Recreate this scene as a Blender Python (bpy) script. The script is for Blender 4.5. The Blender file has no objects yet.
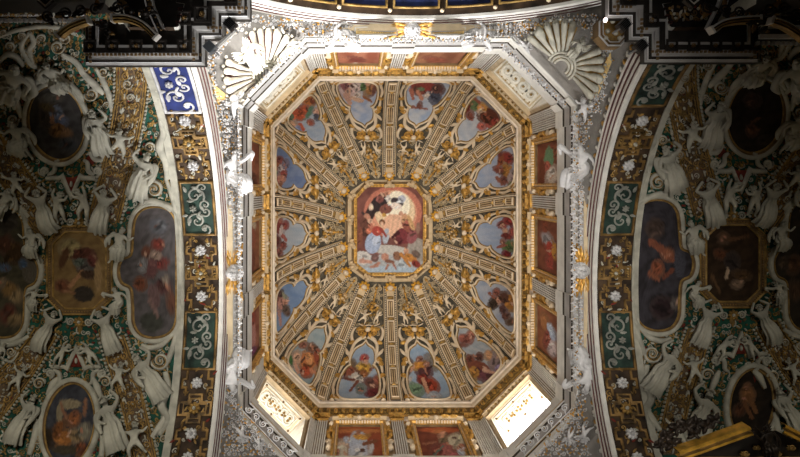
import bpy, math, random
import numpy as np
from mathutils import Vector, Matrix
from mathutils.bvhtree import BVHTree

sc = bpy.context.scene
COL = sc.collection
PI = math.pi
rnd = random.Random(7)

# ---------------------------------------------------------------- survey
# Plan unit u = 0.04 m; the eye stands at the origin 1.6 m above the floor.
# Heights are written as a fraction zn of the dome springing (28 m above the eye).
VX, VY = 358.6, 188.0
U, Z0, EYE = 0.04, 28.0, 1.6
def WU(xu, yu, zn): return (xu*U, yu*U, zn*Z0+EYE)
def PX(px, py, zn): return WU((px-VX)*zn, (py-VY)*zn, zn)
def proj(P):
    P = np.asarray(P, float)
    z = P[:, 2]-EYE
    return np.stack([VX+700*P[:, 0]/z, VY+700*P[:, 1]/z], 1)

def s2l(c):
    out = []
    for v in c:
        v = v/255.0
        out.append(v/12.92 if v <= .04045 else ((v+.055)/1.055)**2.4)
    return out

# ---------------------------------------------------------------- materials
MATS = {}
def mat(name, rgb, rough=.7, metal=0., var=.12, scale=3., bump=0., spec=.3):
    m = bpy.data.materials.new(name); m.use_nodes = True
    nt = m.node_tree; b = nt.nodes['Principled BSDF']
    b.inputs['Roughness'].default_value = rough
    b.inputs['Metallic'].default_value = metal
    b.inputs['Specular IOR Level'].default_value = spec
    tc = nt.nodes.new('ShaderNodeTexCoord')
    nz = nt.nodes.new('ShaderNodeTexNoise'); nz.inputs['Scale'].default_value = scale
    nz.inputs['Detail'].default_value = 5.
    nt.links.new(tc.outputs['Object'], nz.inputs['Vector'])
    rp = nt.nodes.new('ShaderNodeValToRGB')
    e = rp.color_ramp.elements
    e[0].position = .3; e[1].position = .7
    e[0].color = [c*(1-var*1.6) for c in rgb]+[1]
    e[1].color = [min(1, c*(1+var)) for c in rgb]+[1]
    nt.links.new(nz.outputs['Fac'], rp.inputs['Fac'])
    nt.links.new(rp.outputs['Color'], b.inputs['Base Color'])
    if bump:
        bp = nt.nodes.new('ShaderNodeBump'); bp.inputs['Strength'].default_value = bump
        bp.inputs['Distance'].default_value = .03
        n2 = nt.nodes.new('ShaderNodeTexNoise'); n2.inputs['Scale'].default_value = scale*6
        nt.links.new(tc.outputs['Object'], n2.inputs['Vector'])
        nt.links.new(n2.outputs['Fac'], bp.inputs['Height'])
        nt.links.new(bp.outputs['Normal'], b.inputs['Normal'])
    MATS[name] = m
    return m
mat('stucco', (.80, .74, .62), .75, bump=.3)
mat('stucco_cool', (.64, .63, .63), .75, var=.25, bump=.3)
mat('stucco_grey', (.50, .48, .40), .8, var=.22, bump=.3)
mat('cream', (.62, .46, .27), .7, bump=.15)
mat('cream_light', (.74, .60, .42), .7)
mat('lip', (.86, .74, .60), .7)
mat('relief', (.44, .34, .20), .75, var=.25, bump=.2)
mat('gold', (.56, .31, .07), .42, .35, var=.35, scale=5)
mat('gold_dull', (.36, .22, .065), .5, .25, var=.4, scale=5)
mat('gold_bright', (.78, .42, .06), .36, .35, var=.3, scale=5)
mat('ground', (.10, .085, .06), .85, var=.35, scale=4)
mat('brown', (.20, .125, .055), .75, var=.3)
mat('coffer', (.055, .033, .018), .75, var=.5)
mat('relief_grey', (.30, .30, .26), .8, var=.3)
mat('spandrel', (.24, .225, .205), .8, var=.16, scale=3, bump=.6)  # darker ground: shade behind the white carving put into the colour
mat('arab_green', (.022, .045, .034), .8, var=.5)
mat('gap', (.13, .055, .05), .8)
mat('wall', (.62, .50, .33), .8, bump=.2)
mat('stone', (.70, .68, .63), .6, var=.1, bump=.1)
mat('stone_grey', (.42, .41, .40), .6, var=.12, bump=.1)
mat('ochre', (.80, .58, .24), .8, var=.12)
mat('green', (.012, .075, .05), .8, var=.45, scale=1.5)
mat('red', (.20, .03, .018), .8, var=.3)
mat('ribfield', (.12, .08, .05), .8, var=.4, scale=1.5)
mat('edge', (.86, .86, .88), .5)
mat('navy', (.014, .022, .085), .8, var=.4)
mat('blue', (.022, .034, .15), .8, var=.3)
mat('dark', (.020, .016, .013), .6, var=.4)
mat('darkgold', (.24, .14, .045), .5, .3, var=.6)
mat('black', (.012, .012, .013), .45)
mat('steel', (.20, .23, .26), .35, .6)
mat('bronze', (.035, .025, .018), .4, .5, var=.4)
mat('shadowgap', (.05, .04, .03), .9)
mat('floorstone', (.45, .40, .34), .5)

def paint_material():
    m = bpy.data.materials.new('fresco_paint'); m.use_nodes = True
    nt = m.node_tree; b = nt.nodes['Principled BSDF']
    b.inputs['Roughness'].default_value = .75; b.inputs['Specular IOR Level'].default_value = .15
    at = nt.nodes.new('ShaderNodeVertexColor'); at.layer_name = 'Paint'
    tc = nt.nodes.new('ShaderNodeTexCoord')
    nz = nt.nodes.new('ShaderNodeTexNoise'); nz.inputs['Scale'].default_value = 6; nz.inputs['Detail'].default_value = 6
    nt.links.new(tc.outputs['Object'], nz.inputs['Vector'])
    mx = nt.nodes.new('ShaderNodeMixRGB'); mx.blend_type = 'SOFT_LIGHT'; mx.inputs['Fac'].default_value = .15
    nt.links.new(at.outputs['Color'], mx.inputs['Color1']); nt.links.new(nz.outputs['Fac'], mx.inputs['Color2'])
    nt.links.new(mx.outputs['Color'], b.inputs['Base Color'])
    MATS['paint'] = m
paint_material()
def emit(name, rgb, s):
    m = bpy.data.materials.new(name); m.use_nodes = True
    nt = m.node_tree; nt.nodes.clear()
    e = nt.nodes.new('ShaderNodeEmission'); o = nt.nodes.new('ShaderNodeOutputMaterial')
    e.inputs['Color'].default_value = (*rgb, 1); e.inputs['Strength'].default_value = s
    nt.links.new(e.outputs[0], o.inputs[0]); MATS[name] = m
emit('daylight', (1., .97, .93), 7.)
emit('daylight_soft', (.88, .93, 1.), .8)
emit('daylight_dim', (1., .97, .92), 3.2)
emit('lampglow', (1., .85, .8), 6.)

# ---------------------------------------------------------------- mesh builder
def gridf(nr, nc, cr=False, cc=False):
    F = []
    for i in range(nr if cr else nr-1):
        a = i*nc; b = ((i+1) % nr)*nc
        for j in range(nc if cc else nc-1):
            k = (j+1) % nc
            F.append((a+j, a+k, b+k, b+j))
    return F
_FC = {}
def gf(*a):
    if a not in _FC: _FC[a] = gridf(*a)
    return _FC[a]

def smooth(pts, n=6, closed=False):
    P = np.asarray(pts, float); N = len(P); out = []
    rng = range(N if closed else N-1)
    for i in rng:
        if closed: p0, p1, p2, p3 = P[(i-1) % N], P[i], P[(i+1) % N], P[(i+2) % N]
        else: p0, p1, p2, p3 = P[max(i-1, 0)], P[i], P[i+1], P[min(i+2, N-1)]
        for k in range(n):
            t = k/n
            out.append(.5*((2*p1)+(-p0+p2)*t+(2*p0-5*p1+4*p2-p3)*t*t+(-p0+3*p1-3*p2+p3)*t**3))
    if not closed: out.append(P[-1])
    return np.array(out)

def spiral(cx, cy, r, turns=1.6, a0=0., d=1, n=22, rin=.16):
    t = np.linspace(0, 1, n); rr = r*(1-(1-rin)*t); a = a0+d*t*turns*2*PI
    return np.stack([cx+rr*np.cos(a), cy+rr*np.sin(a)], 1)

class MB:
    def __init__(s): s.V = []; s.F = []; s.M = []; s.n = 0
    def add(s, v, f, m=0):
        v = np.asarray(v, float).reshape(-1, 3); n = s.n
        s.V.append(v)
        for q in f: s.F.append(tuple(i+n for i in q))
        s.M.extend([m]*len(f)); s.n += len(v)
        return s
    def box(s, u0, u1, v0, v1, h0, h1, m=0):
        v = [(u0, v0, h0), (u1, v0, h0), (u1, v1, h0), (u0, v1, h0), (u0, v0, h1), (u1, v0, h1), (u1, v1, h1), (u0, v1, h1)]
        return s.add(v, [(3, 2, 1, 0), (4, 5, 6, 7), (0, 1, 5, 4), (1, 2, 6, 5), (2, 3, 7, 6), (3, 0, 4, 7)], m)
    def bar(s, u0, u1, v0, v1, h0, h1, n=6, m=0):
        v = []
        for t in np.linspace(v0, v1, n+1): v += [(u0, t, h0), (u0, t, h1), (u1, t, h1), (u1, t, h0)]
        return s.add(v, list(gf(n+1, 4, False, True))+[(3, 2, 1, 0), (4*n, 4*n+1, 4*n+2, 4*n+3)], m)
    def rbox(s, cu, cv, ang, lu, lv, h0, h1, m=0, taper=1.):
        c, n = math.cos(ang), math.sin(ang); v = []
        for h, k in ((h0, 1.), (h1, taper)):
            for a, b in ((-1, -1), (1, -1), (1, 1), (-1, 1)):
                x, y = a*lu/2*k, b*lv/2*k
                v.append((cu+x*c-y*n, cv+x*n+y*c, h))
        return s.add(v, [(3, 2, 1, 0), (4, 5, 6, 7), (0, 1, 5, 4), (1, 2, 6, 5), (2, 3, 7, 6), (3, 0, 4, 7)], m)
    def tube(s, path, r, h=0., n=6, m=0, closed=False, flat=1.):
        P = np.asarray(path, float)
        if P.shape[1] == 2: P = np.concatenate([P, np.full((len(P), 1), h)], 1)
        N = len(P)
        r = np.full(N, r, float) if np.isscalar(r) else np.interp(np.linspace(0, 1, N), np.linspace(0, 1, len(r)), r)
        if closed: T = np.roll(P, -1, 0)-np.roll(P, 1, 0)
        else: T = np.gradient(P, axis=0)
        sd = np.stack([-T[:, 1], T[:, 0], np.zeros(N)], 1)
        L = np.linalg.norm(sd, axis=1, keepdims=True); L[L < 1e-9] = 1; sd /= L
        a = np.arange(n)*2*PI/n
        V = P[:, None, :]+sd[:, None, :]*(np.cos(a)[None, :, None]*r[:, None, None])
        V = V.copy(); V[:, :, 2] += np.sin(a)[None, :]*r[:, None]*flat
        f = list(gf(N, n, closed, True))
        if not closed: f = f+[tuple(range(n-1, -1, -1)), tuple((N-1)*n+i for i in range(n))]
        return s.add(V, f, m)
    def sweep(s, path, prof, closed=True, m=0, mats=None):
        """prof: (offset to the left of travel, height); mats: material of each profile strip"""
        P = np.asarray(path, float)[:, :2]; N = len(P)
        if closed: A = P-np.roll(P, 1, 0); B = np.roll(P, -1, 0)-P
        else:
            A = np.vstack([P[1:2]-P[0:1], P[1:]-P[:-1]]); B = np.vstack([P[1:]-P[:-1], P[-1:]-P[-2:-1]])
        A /= np.maximum(np.linalg.norm(A, axis=1, keepdims=True), 1e-9); B /= np.maximum(np.linalg.norm(B, axis=1, keepdims=True), 1e-9)
        na = np.stack([-A[:, 1], A[:, 0]], 1); nb = np.stack([-B[:, 1], B[:, 0]], 1)
        nn = na+nb; nn /= np.maximum(np.linalg.norm(nn, axis=1, keepdims=True), 1e-9)
        k = 1/np.maximum((nn*na).sum(1), .45)
        K = len(prof); V = np.zeros((N, K, 3))
        for j, (o, h) in enumerate(prof):
            V[:, j, :2] = P+nn*(o*k)[:, None]; V[:, j, 2] = h
        if mats is None: return s.add(V, gf(N, K, closed, False), m)
        V = V.reshape(-1, 3)
        base = s.n; s.V.append(V); s.n += len(V)
        for i in range(N if closed else N-1):
            a = i*K; b = ((i+1) % N)*K
            for j in range(K-1):
                s.F.append((base+a+j, base+a+j+1, base+b+j+1, base+b+j)); s.M.append(mats[j])
        return s
    def ell(s, c, ax, ang=0., nu=8, nv=5, m=0):
        u = np.arange(nu)*2*PI/nu; v = np.linspace(-PI/2, PI/2, nv)
        v[0] += .12; v[-1] -= .12
        x = ax[0]*np.cos(v)[:, None]*np.cos(u)[None]; y = ax[1]*np.cos(v)[:, None]*np.sin(u)[None]
        z = ax[2]*np.sin(v)[:, None]*np.ones(nu)[None]
        ca, sa = math.cos(ang), math.sin(ang)
        V = np.stack([c[0]+x*ca-y*sa, c[1]+x*sa+y*ca, c[2]+z], 2)
        f = list(gf(nv, nu, False, True))+[tuple(range(nu-1, -1, -1)), tuple((nv-1)*nu+i for i in range(nu))]
        return s.add(V, f, m)
    def leaf(s, x, y, ang, L, w, h=.0, t=.3, m=0, curl=0.):
        """an acanthus-like leaf from (x,y) along ang"""
        n = 6; V = []
        for i in range(n+1):
            q = i/n; ww = w*math.sin(PI*min(.97, q*.9+.08))**.8*(1 if i % 2 == 0 else .8)
            hh = h+t*math.sin(PI*(q*.8+.1))+curl*q*q
            a = ang; cx = x+L*q*math.cos(a); cy = y+L*q*math.sin(a); nx, ny = -math.sin(a), math.cos(a)
            for k, e in ((-1, 0), (-.5, .8), (0, .45), (.5, .8), (1, 0)):
                V.append((cx+nx*ww*k/2*2, cy+ny*ww*k/2*2, h+(hh-h)*e if abs(k) > .9 else hh*e+h*(1-e)+t*.2))
        return s.add(V, gf(n+1, 5, False, False), m)
    def rosette(s, x, y, r, n=8, h=0., t=None, m=0, mc=0, a0=0.):
        t = t or r*.35
        for i in range(n):
            a = a0+i*2*PI/n
            s.ell((x+r*.58*math.cos(a), y+r*.58*math.sin(a), h+t*.5), (r*.44, r*.30, t*.7), a, 7, 4, m)
        s.ell((x, y, h+t), (r*.3, r*.3, t*.9), 0, 8, 5, mc)
        return s
    def vol(s, x, y, r, d=1, a0=0., w=.2, h=0., m=0, turns=1.7, flat=1., n=22, seg=6):
        s.tube(spiral(x, y, r, turns, a0, d, n), [w, w, w*.8, w*.6], h, seg, m, flat=flat)
        s.ell((x, y, h+w*.2), (w*.9, w*.9, w*.9), 0, 6, 4, m)
        return s
    def poly(s, pts, h=0., m=0):
        P = np.asarray(pts, float)
        return s.add(np.concatenate([P[:, :2], np.full((len(P), 1), h)], 1), [tuple(range(len(P)))], m)
    def slab(s, pts, h0, h1, m=0, inset=0.):
        P = np.asarray(pts, float)[:, :2]; n = len(P); c = P.mean(0)
        Q = c+(P-c)*(1-inset)
        V = np.concatenate([np.c_[P, np.full(n, h0)], np.c_[Q, np.full(n, h1)]])
        f = [(i, (i+1) % n, n+(i+1) % n, n+i) for i in range(n)]+[tuple(n+i for i in range(n))]
        return s.add(V, f, m)
    def verts(s): return np.concatenate(s.V) if s.V else np.zeros((0, 3))

def mk_mesh(name, V, F, mats, M=None, sm=True):
    me = bpy.data.meshes.new(name)
    me.from_pydata(np.asarray(V).tolist(), [], F)
    for k in mats: me.materials.append(MATS[k])
    if M is not None and len(mats) > 1: me.polygons.foreach_set('material_index', M)
    if sm: me.polygons.foreach_set('use_smooth', [True]*len(F))
    me.update()
    return me

def obj(name, mb, mats, parent=None, mp=None, sm=True, keep=False):
    V = mb.verts()
    if mp is not None: V = mp(V)
    if isinstance(mats, str): mats = [mats]
    c = np.zeros(3) if keep else (V.min(0)+V.max(0))/2
    me = mk_mesh(name, V-c, mb.F, mats, mb.M, sm)
    o = bpy.data.objects.new(name, me); COL.objects.link(o)
    if parent is not None:
        o.parent = parent
        if not keep:
            w = Vector((0, 0, 0)); q = parent
            while q: w += q.location; q = q.parent
            o.location = Vector(c)-w
    else: o.location = c
    return o

USED = {}; LONG = []
def tag(o, label, cat, group=None):
    o['label'] = label; o['category'] = cat
    if group: o['group'] = group
    USED.setdefault(label, []).append((o.name, group))
    if len(label.replace(',', ' ').split()) > 16: LONG.append(label)
    return o
def thing(name, label, cat, loc, group=None, mw=None):
    o = bpy.data.objects.new(name, None); COL.objects.link(o); o.empty_display_size = .1
    if mw is not None: o.matrix_world = mw
    else: o.location = Vector(loc)
    return tag(o, label, cat, group)
def struct(o): o['kind'] = 'structure'; return o

# ---------------------------------------------------------------- painting on a surface
def vnoise(p, sc_, seed):
    x = p[:, 0]*sc_; y = p[:, 1]*sc_; v = np.zeros(len(p))
    r = np.random.RandomState(seed)
    for k in range(5):
        a = r.uniform(0, 2*PI); f = r.uniform(.6, 2.2); ph = r.uniform(0, 6.28)
        v += np.sin((x*math.cos(a)+y*math.sin(a))*f+ph+1.3*np.sin(y*f*.7+ph))
    return v/5
def colours(p, bg, strokes, seed=1, gain=1.08, detail=5, under=True, warp=.85):
    c = np.tile(np.array(s2l(bg[0])), (len(p), 1))
    if len(bg) > 1:
        k = np.clip(.5+1.1*vnoise(p, .34, seed), 0, 1)[:, None]
        c = c*(1-k)+np.array(s2l(bg[1]))*k
    wob = np.stack([vnoise(p, 1.1, seed+3)+.6*vnoise(p, 2.3, seed+13), vnoise(p, 1.1, seed+4)+.6*vnoise(p, 2.3, seed+14)], 1)*warp
    rr = random.Random(seed); S = []
    if under:
        for s in strokes:
            if s[0] == 'e' and max(s[3], s[4]) < 10.5:
                S.append(('e', s[1]+rr.uniform(-1, 1), s[2]+rr.uniform(-1, 1), s[3]*1.35+.6, s[4]*1.35+.6, s[5]+rr.uniform(-20, 20), tuple(.55*v+.45*(.55*w+.45*z) for v, w, z in zip(s[-1], bg[0], (112, 92, 84)))))
    for s in strokes:                 # each brush mass is broken up by folds, lights and darks of the same pigment
        S.append(s); col = s[-1]
        if s[0] == 'e' and min(s[3], s[4]) > 2.2 and max(s[3], s[4]) < 10.5:
            for _ in range(detail):
                t = rr.uniform(0, 6.28); q = rr.uniform(.15, .85); an = math.radians(s[5])
                ex, ey = s[3]*q*math.cos(t), s[4]*q*math.sin(t)
                x = s[1]+ex*math.cos(an)-ey*math.sin(an); y = s[2]+ex*math.sin(an)+ey*math.cos(an)
                f = rr.choice([.58, .72, 1.14, 1.24, .66]); w = min(s[3], s[4])
                cc = tuple(min(235, v*f) for v in col) if rr.random() < .8 else (rr.choice([(205, 160, 132), (180, 120, 92), (92, 62, 52)]) if sum(col) > 190 else tuple(v*1.5 for v in col))
                S.append(('c', x, y, x+rr.uniform(-1, 1)*w*.9, y+rr.uniform(-1, 1)*w*.9, max(.7, w*rr.uniform(.16, .30)), cc))
    q = p+wob
    for s in S:
        col = np.array(s2l(s[-1]))
        if s[0] == 'e':
            _, x, y, rx, ry, an, _c = s
            an = math.radians(an); dx = q[:, 0]-x; dy = q[:, 1]-y
            a = dx*math.cos(an)+dy*math.sin(an); b = -dx*math.sin(an)+dy*math.cos(an)
            d = (1-np.sqrt((a/rx)**2+(b/ry)**2))*min(rx, ry)
        else:
            _, x0, y0, x1, y1, r0, _c = s
            vx, vy = x1-x0, y1-y0; L2 = vx*vx+vy*vy+1e-9
            t = np.clip(((q[:, 0]-x0)*vx+(q[:, 1]-y0)*vy)/L2, 0, 1)
            d = r0*(1-.25*t)-np.hypot(q[:, 0]-x0-vx*t, q[:, 1]-y0-vy*t)
        k = np.clip(d/.8+.4, 0, 1)[:, None]
        tex = (1+.30*vnoise(p, 2.2, seed+9)+.18*vnoise(p, 4.6, seed+10))[:, None]
        c = c*(1-k)+col*tex*k
    c = c*(1+.12*vnoise(p, 3.1, seed+5))[:, None]
    g = c.mean(1, keepdims=True); c = g+(c-g)*.88
    return np.clip(c*gain*.94, 0, 1)
def painting(name, outline, mp, bg, strokes, parent=None, h=0., rings=22, seed=1, cen=None, gain=1.08, **kw):
    O = np.asarray(outline, float)[:, :2]; n = len(O)
    c = O.mean(0) if cen is None else np.array(cen, float)
    V = [np.array([[c[0], c[1], h]])]
    for i in range(1, rings+1):
        r = i/rings; P = c+(O-c)*r; V.append(np.c_[P, np.full(n, h)])
    mb = MB(); F = [(0, 1+j, 1+(j+1) % n) for j in range(n)]
    for i in range(rings-1):
        a = 1+i*n; b = a+n
        F += [(a+j, b+j, b+(j+1) % n, a+(j+1) % n) for j in range(n)]
    mb.add(np.concatenate(V), F)
    W = mp(mb.verts())
    C = colours(proj(W), bg, strokes, seed, gain, **kw)
    o = obj(name, mb, 'paint', parent, mp)
    at = o.data.color_attributes.new('Paint', 'FLOAT_COLOR', 'POINT')
    at.data.foreach_set('color', np.c_[C, np.ones(len(C))].ravel())
    return o

def dense(poly, step):
    P = np.asarray(poly, float); out = []
    for i in range(len(P)):
        a, b = P[i], P[(i+1) % len(P)]; n = max(1, int(np.linalg.norm(b-a)/step))
        out += [a+(b-a)*k/n for k in range(n)]
    return np.array(out)
def oval(cx, cy, rx, ry, deg=0, n=56):
    a = np.arange(n)*2*PI/n; t = math.radians(deg)
    x = rx*np.cos(a); y = ry*np.sin(a)
    return np.stack([cx+x*math.cos(t)-y*math.sin(t), cy+x*math.sin(t)+y*math.cos(t)], 1)
# ---------------------------------------------------------------- octagon of the crossing tower
CX, CY = 36.8, 53.0
OC = np.array([(-75., -160), (75, -160), (120.5, -113), (120.5, 114), (75, 160), (-75, 160), (-120.5, 114), (-120.5, -113)])+np.array([CX, CY])
SIDES = ['top', 'top_right', 'right', 'bottom_right', 'bottom', 'bottom_left', 'left', 'top_left']
SIDEW = ['top', 'upper right diagonal', 'right', 'lower right diagonal', 'bottom', 'lower left diagonal', 'left', 'upper left diagonal']
def octo(d):
    n = 8; L = []
    for i in range(n):
        a, b = OC[i], OC[(i+1) % n]; t = (b-a)/np.linalg.norm(b-a); nr = np.array([t[1], -t[0]])
        L.append((a+nr*d, t))
    out = []
    for i in range(n):
        (p, t), (q, s) = L[i-1], L[i]
        A = np.array([[t[0], -s[0]], [t[1], -s[1]]]); k = np.linalg.solve(A, q-p)
        out.append(p+t*k[0])
    return np.array(out)
def side_frame(i, d):
    P = octo(d); a, b = P[i], P[(i+1) % 8]; t = (b-a)/np.linalg.norm(b-a)
    return a, b, t, np.array([-t[1], t[0]])          # n points inward
def wallmap(i, d):
    """(p metres along the side from its middle, height in metres above the eye, h inward)"""
    a, b, t, n = side_frame(i, d); m = (a+b)/2*U
    def f(V):
        return np.stack([m[0]+t[0]*V[:, 0]+n[0]*V[:, 2], m[1]+t[1]*V[:, 0]+n[1]*V[:, 2], V[:, 1]+EYE], 1)
    f.half = np.linalg.norm(b-a)*U/2
    return f
def ringside(name, i, rings, mats, mi):
    mb = MB(); V = []
    for d, z in rings:
        P = octo(d); V += [WU(*P[i], z), WU(*P[(i+1) % 8], z)]
    F = [(2*j, 2*j+1, 2*j+3, 2*j+2) for j in range(len(rings)-1)]
    mb.add(V, F); mb.M = list(mi)
    return struct(obj(name, mb, mats, sm=False))

# ---------------------------------------------------------------- dome surface: fourteen ribs
O2 = octo(2.5)
def lerp(a, b, k): return a+(b-a)*k
BASE = [O2[0], lerp(O2[0], O2[1], .487), O2[1], O2[2], lerp(O2[2], O2[3], .325), lerp(O2[2], O2[3], .655), O2[3], O2[4],
        lerp(O2[4], O2[5], .497), O2[5], O2[6], lerp(O2[6], O2[7], .345), lerp(O2[6], O2[7], .672), O2[7]]
TOPX = [(364, 176), (389, 175.5), (416, 176), (434, 191), (436, 216), (436, 247), (434, 271), (416.5, 286), (390, 287), (364, 286), (346, 272), (343, 247), (341.5, 217), (344, 191)]
ZOC = 1.2
TOP = [np.array([(x-VX)*ZOC, (y-VY)*ZOC]) for x, y in TOPX]
TH = math.acos(.42)
def rib_pt(k, t):
    t = np.asarray(t, float); th = t*TH
    s = (1-np.cos(th))/.58; z = 1+.2*np.sin(th)/math.sin(TH)
    P = BASE[k][None]*(1-s)[:, None]+TOP[k][None]*s[:, None]
    return np.stack([P[:, 0]*U, P[:, 1]*U, z*Z0+EYE], 1)
NT = 49
TT = np.linspace(0, 1.04, NT)
RC = [rib_pt(k, TT) for k in range(14)]
def gore_raw(k, a, t):
    L = rib_pt(k, t); R = rib_pt((k+1) % 14, t)
    return (L+R)/2+(R-L)/2*a[:, None]
GLEN = []
for k in range(14):
    m = (RC[k]+RC[(k+1) % 14])/2
    GLEN.append(np.linalg.norm(np.diff(m, axis=0), axis=1).sum()/1.04)
def gore_half(k, t):
    t = np.atleast_1d(t)
    return np.linalg.norm(rib_pt((k+1) % 14, t)-rib_pt(k, t), axis=1)/2
def goremap(k):
    """(p metres across, q metres along the arc from the springing, h towards the room)"""
    L = GLEN[k]
    def S(p, q):
        t = q/L; return gore_raw(k, p/gore_half(k, t), t)
    def f(V):
        p, q, h = V[:, 0], V[:, 1], V[:, 2]; e = .02
        P = S(p, q); A = S(p+e, q)-P; B = S(p, q+e)-P
        n = np.cross(A, B); n /= np.linalg.norm(n, axis=1, keepdims=True)
        c = np.array([CX*U, CY*U, Z0+EYE])
        s = np.sign(((c-P)*n).sum(1)); s[s == 0] = 1
        return P+n*(s*h)[:, None]
    return f
RLEN = []; RN = []; RA = []
for k in range(14):
    RLEN.append(np.linalg.norm(np.diff(RC[k], axis=0), axis=1).sum()/1.04)
for k in range(14):
    T = np.gradient(RC[k], axis=0); T /= np.linalg.norm(T, axis=1, keepdims=True)
    ac = RC[(k+1) % 14]-RC[k-1]; ac -= T*(ac*T).sum(1)[:, None]; ac /= np.linalg.norm(ac, axis=1, keepdims=True)
    n = np.cross(ac, T); n /= np.linalg.norm(n, axis=1, keepdims=True)
    c = np.array([CX*U, CY*U, Z0+EYE])
    n *= np.sign(((c-RC[k])*n).sum(1))[:, None]
    RN.append(n); RA.append(ac)
def ribmap(k):
    q0 = np.concatenate([[0], np.cumsum(np.linalg.norm(np.diff(RC[k], axis=0), axis=1))])
    def I(A, q): return np.stack([np.interp(q, q0, A[:, j]) for j in range(3)], 1)
    def f(V):
        q = V[:, 1]; return I(RC[k], q)+I(RA[k], q)*V[:, 0:1]+I(RN[k], q)*V[:, 2:3]
    f.at = lambda t: t*RLEN[k]
    return f

# shell of the dome
mb = MB()
for k in range(14):
    tt = np.linspace(0, 1.03, 24); V = []
    for t in tt:
        a = np.linspace(-1, 1, 7); V.append(gore_raw(k, a, np.full(7, t)))
    mb.add(np.concatenate(V), gf(24, 7, False, False))
struct(obj('ceiling', mb, 'ground'))
# drum walls (pierced in the four diagonals) and cornices
def drumwall(i):
    f = wallmap(i, 9.5); H = f.half+.02; mb = MB()
    z0, z1 = .74*Z0, .958*Z0
    if i % 2 == 0: mb.box(-H, H, z0, z1, -.25, 0)
    else:
        w = 1.02; za, zb = .755*Z0, .932*Z0
        mb.box(-H, -w, z0, z1, -.25, 0); mb.box(w, H, z0, z1, -.25, 0)
        mb.box(-w, w, zb, z1, -.25, 0); mb.box(-w, w, z0, za, -.25, 0)
    struct(obj('wall_'+SIDES[i], mb, 'wall', mp=f, sm=False))
for i in range(8): drumwall(i)
UP = [(9.6, .944), (9.0, .944), (8.6, .950), (7.6, .953), (7.4, .964), (7.0, .966), (3.9, .982), (3.7, .986), (2.2, .988), (1.2, .994), (0, .996), (0, 1.002), (5, 1.002)]
UPM = [1, 1, 0, 0, 1, 2, 1, 3, 3, 0, 0, 0]
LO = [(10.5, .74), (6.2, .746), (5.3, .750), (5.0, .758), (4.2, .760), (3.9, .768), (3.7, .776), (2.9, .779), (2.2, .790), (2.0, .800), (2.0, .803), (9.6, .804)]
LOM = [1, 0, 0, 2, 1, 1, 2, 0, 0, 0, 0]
tn = 0
for i in range(8):
    tn += 1; ringside('trim_%d' % tn, i, UP, ['lip', 'gold', 'brown', 'cream_light'], UPM)
for i in range(8):
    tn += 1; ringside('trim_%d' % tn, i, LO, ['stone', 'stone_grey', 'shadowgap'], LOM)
# gilded leaf ornament under the upper cornice: one carved band for each side
for i in range(8):
    a, b, t, n = side_frame(i, 5.4); Ln = np.linalg.norm(b-a)*U; cnt = max(6, int(round(Ln/.30)))
    # local: p along the side, v across the sloping soffit (outwards negative)
    P1 = octo(7.0); P2 = octo(3.9)
    lo = np.array(WU(*((P1[i]+P1[(i+1) % 8])/2), .966)); hi = np.array(WU(*((P2[i]+P2[(i+1) % 8])/2), .982))
    ev = hi-lo; W_ = np.linalg.norm(ev); ev /= W_; ex = np.array([t[0], t[1], 0]); nn = np.cross(ex, ev); nn /= np.linalg.norm(nn)
    if nn[2] > 0: nn = -nn
    fm = lambda V, lo=lo, ex=ex, ev=ev, nn=nn: lo+V[:, 0:1]*ex+V[:, 1:2]*ev+V[:, 2:3]*nn
    mb = MB(); st = Ln/cnt
    for k in range(cnt):
        p = -Ln/2+(k+.5)*st
        mb.ell((p, W_*.55, .05), (st*.32, W_*.36, .09), 0, 8, 5, 0)
        mb.ell((p, W_*.40, .10), (st*.14, W_*.16, .07), 0, 6, 4, 1)
        mb.leaf(p-st*.25, W_*.2, PI/2+.5, W_*.5, st*.12, .02, .06, 1)
        mb.leaf(p+st*.25, W_*.2, PI/2-.5, W_*.5, st*.12, .02, .06, 1)
    mb.tube([(-Ln/2, W_*.06), (Ln/2, W_*.06)], .04, .02, 6, 1)
    mb.tube([(-Ln/2, W_*.97), (Ln/2, W_*.97)], .035, .02, 6, 1)
    tag(obj('leaf_frieze', mb, ['gold', 'gold_dull'], mp=fm), 'gilded carved leaf frieze under the dome cornice on the %s side' % SIDEW[i], 'frieze', 'gilded leaf friezes under the dome cornice')

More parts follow.
